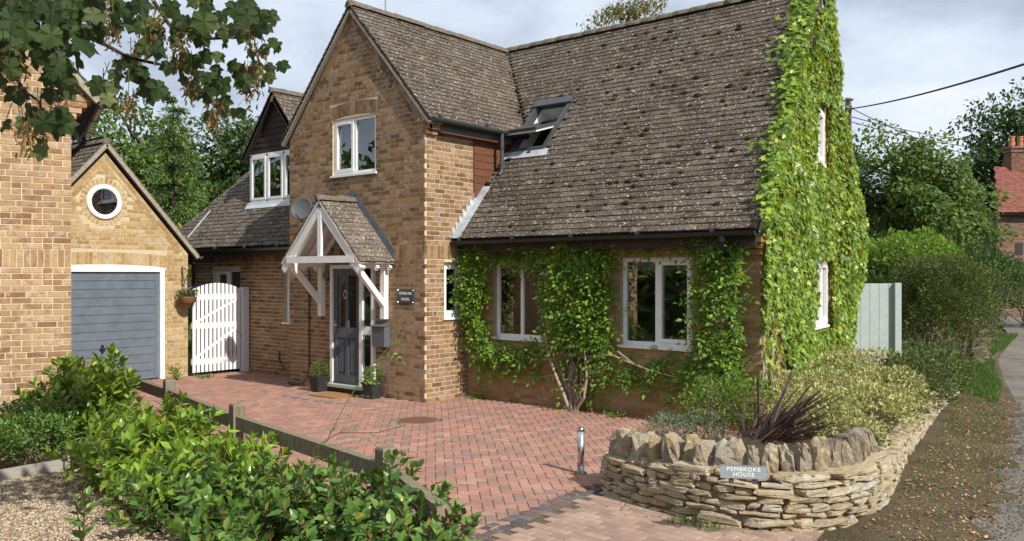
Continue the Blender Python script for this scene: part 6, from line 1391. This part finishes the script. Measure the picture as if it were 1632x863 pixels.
for px, py, n_ in ((60, 190, 50), (20, 95, 40), (45, 215, 34), (165, 20, 40), (205, 155, 44), (232, 60, 40), (285, 65, 40), (325, 30, 50), (305, 125, 44), (395, 130, 46), (402, 60, 36), (340, 185, 34), (345, 165, 28), (410, 110, 36), (180, 45, 30), (255, 20, 34)):
    n_ *= 2; D = 4.3 if px < 100 else 4.85; c = at(px, py, D)+rng.normal(0, .012, (n_, 3)); off = rng.normal(0, .024, (n_, 3))*A(1, 1, 2.0); Pk = c+off-Z3*.03
    m = inst_mesh('seed_cluster', KEY, frames(Pk, rng.normal(0, .6, (n_, 3))-Z3, rng.normal(0, 1, (n_, 3)), U(.03, .05, n_)), SY.loc); SY.part('seed_cluster', m, 'seed_key', kind='stuff')
    SY.part('seed_stalk', MB().tube([at(px, py, D)+Z3*.16, at(px, py, D), at(px, py, D)-Z3*.06], [.002, .002, .001], 4, False), 'stem_green')
# crown above the frame, which shades the hanging branches and the gravel
cc = [(at(px, py, d), r) for px, py, d, r in ((-150, -330, 4.6, .8), (120, -360, 5.0, .6), (-200, -560, 5.0, .9), (380, -420, 5.4, .5))]
P, O = [], []
for c, r in cc: q = rng.normal(size=(230, 3)); q /= np.linalg.norm(q, axis=1, keepdims=True); P.append(c+q*r*rng.uniform(.4, 1, (230, 1))*A(1.2, 1.2, .7)); O.append(q)
P = np.vstack(P); O = np.vstack(O); k = len(P)
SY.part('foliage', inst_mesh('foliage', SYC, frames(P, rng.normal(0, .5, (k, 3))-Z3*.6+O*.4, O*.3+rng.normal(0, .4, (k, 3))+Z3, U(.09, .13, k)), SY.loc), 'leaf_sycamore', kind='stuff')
for c, r in cc[1:]: SY.part('branch', MB().tube([hub+A(.1, .2, 1.2), (hub+c)/2+Z3*.3, c], [.06, .03, .01], 6), 'bark_dark')
# ================================================================== FAR THINGS
pp = xy(1352, 29.0)
t = Thing('utility_pole', 'grey timber utility pole behind the creeper gable with wires running right', 'pole', (pp[0], pp[1], 0))
zt = zz(157, 29); t.part('pole', MB().tube([(pp[0], pp[1], -.1), (pp[0], pp[1], zt)], [.13, .105], 12), 'pole_wood')
t.part('fitting', MB().box((pp[0]-.05, pp[1]-.2, zt-.5), (pp[0]+.16, pp[1]-.1, zt-.3)).box((pp[0]-.2, pp[1]-.14, zt-.12), (pp[0]+.2, pp[1]-.1, zt-.06)), 'gutter_grey')
t.part('cable_duct', MB().tube([(pp[0]+.1, pp[1]-.12, zt-.3), (pp[0]+.1, pp[1]-.12, 2)], .025, 6), 'black_plastic')
def wire(name, label, p, q, sag, r):
    t = Thing(name, label, 'wire', p, 'overhead wires at the utility pole'); t.part('cable', MB().tube([p*(1-u)+q*u-Z3*sag*4*u*(1-u) for u in np.linspace(0, 1, 17)], r, 6), 'wire_black')
tp_ = A(pp[0]+.08, pp[1]-.1, zz(175, 29))
wire('overhead_wire', 'thick black cable rising to the top right from the pole', tp_, at(1720, 74, 13), .12, .022)
wire('overhead_wire', 'thin wire falling from the pole to the brick chimney', tp_+A(0, 0, .05), at(1612, 258, 39), .35, .014)
wire('overhead_wire', 'thin wire crossing to the right behind the chimney pot', tp_-A(0, 0, .25), at(1660, 222, 44), .4, .014)
wire('overhead_wire', 'lowest thin wire dropping through the tree crowns', tp_-A(0, 0, .42), at(1660, 234, 43), .4, .014)
# red brick house far right
D = 40.0; c0 = at(1588, 437, D)*A(1, 1, 0); ru = unit(CR*.995+CF*.10); rn = np.cross(ru, Z3); rb = -rn
R_ = Thing('cottage', 'red brick cottage with orange red tiled roof and chimney at the right edge', 'house', c0+ru*3)
wR = WallFrame(c0, ru, 9, [(0, zz(338, D)), (9, zz(338, D))], [])
rw_ = R_.part('front_wall', wR.core(), 'mortar_grey'); R_.scatter('brick', BRICK, [m for m in wR.bricks(66, u1=2.2)], 'brick_red', 0, rw_, stuff='brickwork')
R_.part('side_wall', MB().prism([c0, c0+rb*.02, c0+rb*7, c0+rb*7+ru*.3, c0+ru*.3+rb*.02], Z3*zz(338, D)), 'brick_red')
e0 = c0-ru*.1+rn*.3+Z3*(zz(338, D)-.05); vv = rb*1.9+Z3*2.25; rr_ = RoofPlane(e0, ru, vv); lr = np.linalg.norm(vv)
po = [(0, 0), (9.2, 0), (9.2, lr), (1.2, lr)]
ro = R_.part('roof', rr_.slab(po, .12), 'brick_red'); g = NG('tile_red'); g.col(g.mix(g.rng(g.noise(.9, 3), .4, .65, 0, .5), g.ramp(g.rnd(), [(0, (.13, .05, .038)), (.4, (.19, .068, .048)), (.8, (.235, .092, .065)), (1, (.12, .055, .048))]), (.22, .07, .055))).surf(.85, .2)
R_.scatter('roof_tile', TILE, rr_.tiles([(0, 0), (3.2, 0), (3.2, lr), (1.2, lr)], gauge=.13, w=.19, th=.02), 'tile_red', 0, ro, stuff='roof_tiling')
R_.part('gutter', gutter(MB(), e0-Z3*.06, e0+ru*9-Z3*.06, .07), 'black_plastic')
R_.part('window', MB().obox(wR.p(.95, 2.9, .02), ru*.35, Z3*.55, -rn*.05), 'dark_room')
cb_ = at(1612, 285, D+1.6); ch = MB().obox(cb_-Z3*.6, ru*1.0, Z3*2.3, rb*.6); h_ = zz(236, D+1.6)-cb_[2]
ch = MB().obox(cb_-Z3*.8, ru*.95, rb*.55, Z3*(h_+.8)); CHM = R_.part('chimney', ch, 'brick_red', ro)
wc = WallFrame(cb_-Z3*.3, ru, .95, [(0, h_+.3), (.95, h_+.3)], []); CHb = wc.bricks(40); 
m_ = inst_mesh('chimney_brickwork', BRICK, np.array(CHb), R_.loc); m_.materials.append(MATS['brick_red']); o_ = R_.part('chimney_brickwork', m_, 'brick_red', ro, kind='stuff')
R_.part('chimney_cap', MB().obox(cb_+Z3*(h_-.02)-ru*.06-rb*.06, ru*1.07, rb*.67, Z3*.1).obox(cb_+Z3*(h_-.2)-ru*.04-rb*.04, ru*1.03, rb*.63, Z3*.1), 'brick_red', ro)
for k in (.22, .66): R_.part('chimney_pot', MB().lathe(cb_+ru*k+rb*.28+Z3*(h_+.08), [(.14, 0), (.12, .3), (.125, .45), (.14, .46), (.14, .52), (.1, .52)], 14), 'terracotta', ro)
# red roofed house glimpsed behind the conifer
D = 44.0; c1 = at(285, 437, D)*A(1, 1, 0)
Q = Thing('far_house', 'red roofed brick house glimpsed between the conifer and the tiled wing', 'house', c1)
Q.part('wall', MB().obox(c1, CR*6, CF*5, Z3*zz(345, D)), 'brick_red')
Q.part('roof', MB().prism([c1-CF*.3+Z3*zz(346, D), c1+CR*6.1-CF*.3+Z3*zz(346, D), c1+CR*6.1+CF*2.5+Z3*zz(308, D+2.5), c1+CF*2.5+Z3*zz(308, D+2.5)], Z3*-.15), 'tile_red')
Q.part('gable', MB().prism([c1+CR*.6-CF*.8, c1+CR*1.5-CF*.8, c1+CR*1.5-CF*.8+Z3*zz(322, D-.8), c1+CR*1.05-CF*.8+Z3*zz(300, D-.8), c1+CR*.6-CF*.8+Z3*zz(322, D-.8)], CF*1.5), 'brick_neighbour')

# unseen belt of trees and low hedge, added for the window panes to mirror
P = []
for a, b, h in ((-17, -15, 7.5), (-9, -25, 8), (-14, -22, 8.5), (0, -28, 8), (9, -27, 8.5), (-22, -9, 7), (-5, -24, 6.5), (4, -25, 7)):
    for _ in range(26):
        d = unit(rng.normal(size=3)); c = A(a, b, h*.55)+d*A(h*.36, h*.36, h*.42)*random.uniform(.5, 1); P.append(c+rng.normal(size=(80, 3))*.45)
for _ in range(7000): P.append(A(random.uniform(-14, 3), -12.5+random.gauss(0, .35), random.uniform(0, 2.3))[None])
P = np.vstack(P); k = len(P)
t = Thing('unseen_tree_belt', kind='stuff', mb=MB().add(np.zeros((3, 3)), [(0, 1, 2)])); t.o.data = inst_mesh('unseen_tree_belt', CARD, frames(P, rng.normal(0, 1, (k, 3)), rng.normal(0, 1, (k, 3))+A(0, .3, .6), U(.3, .55, k)), t.loc); t.o.data.materials.append(MATS['leaf_tree'])
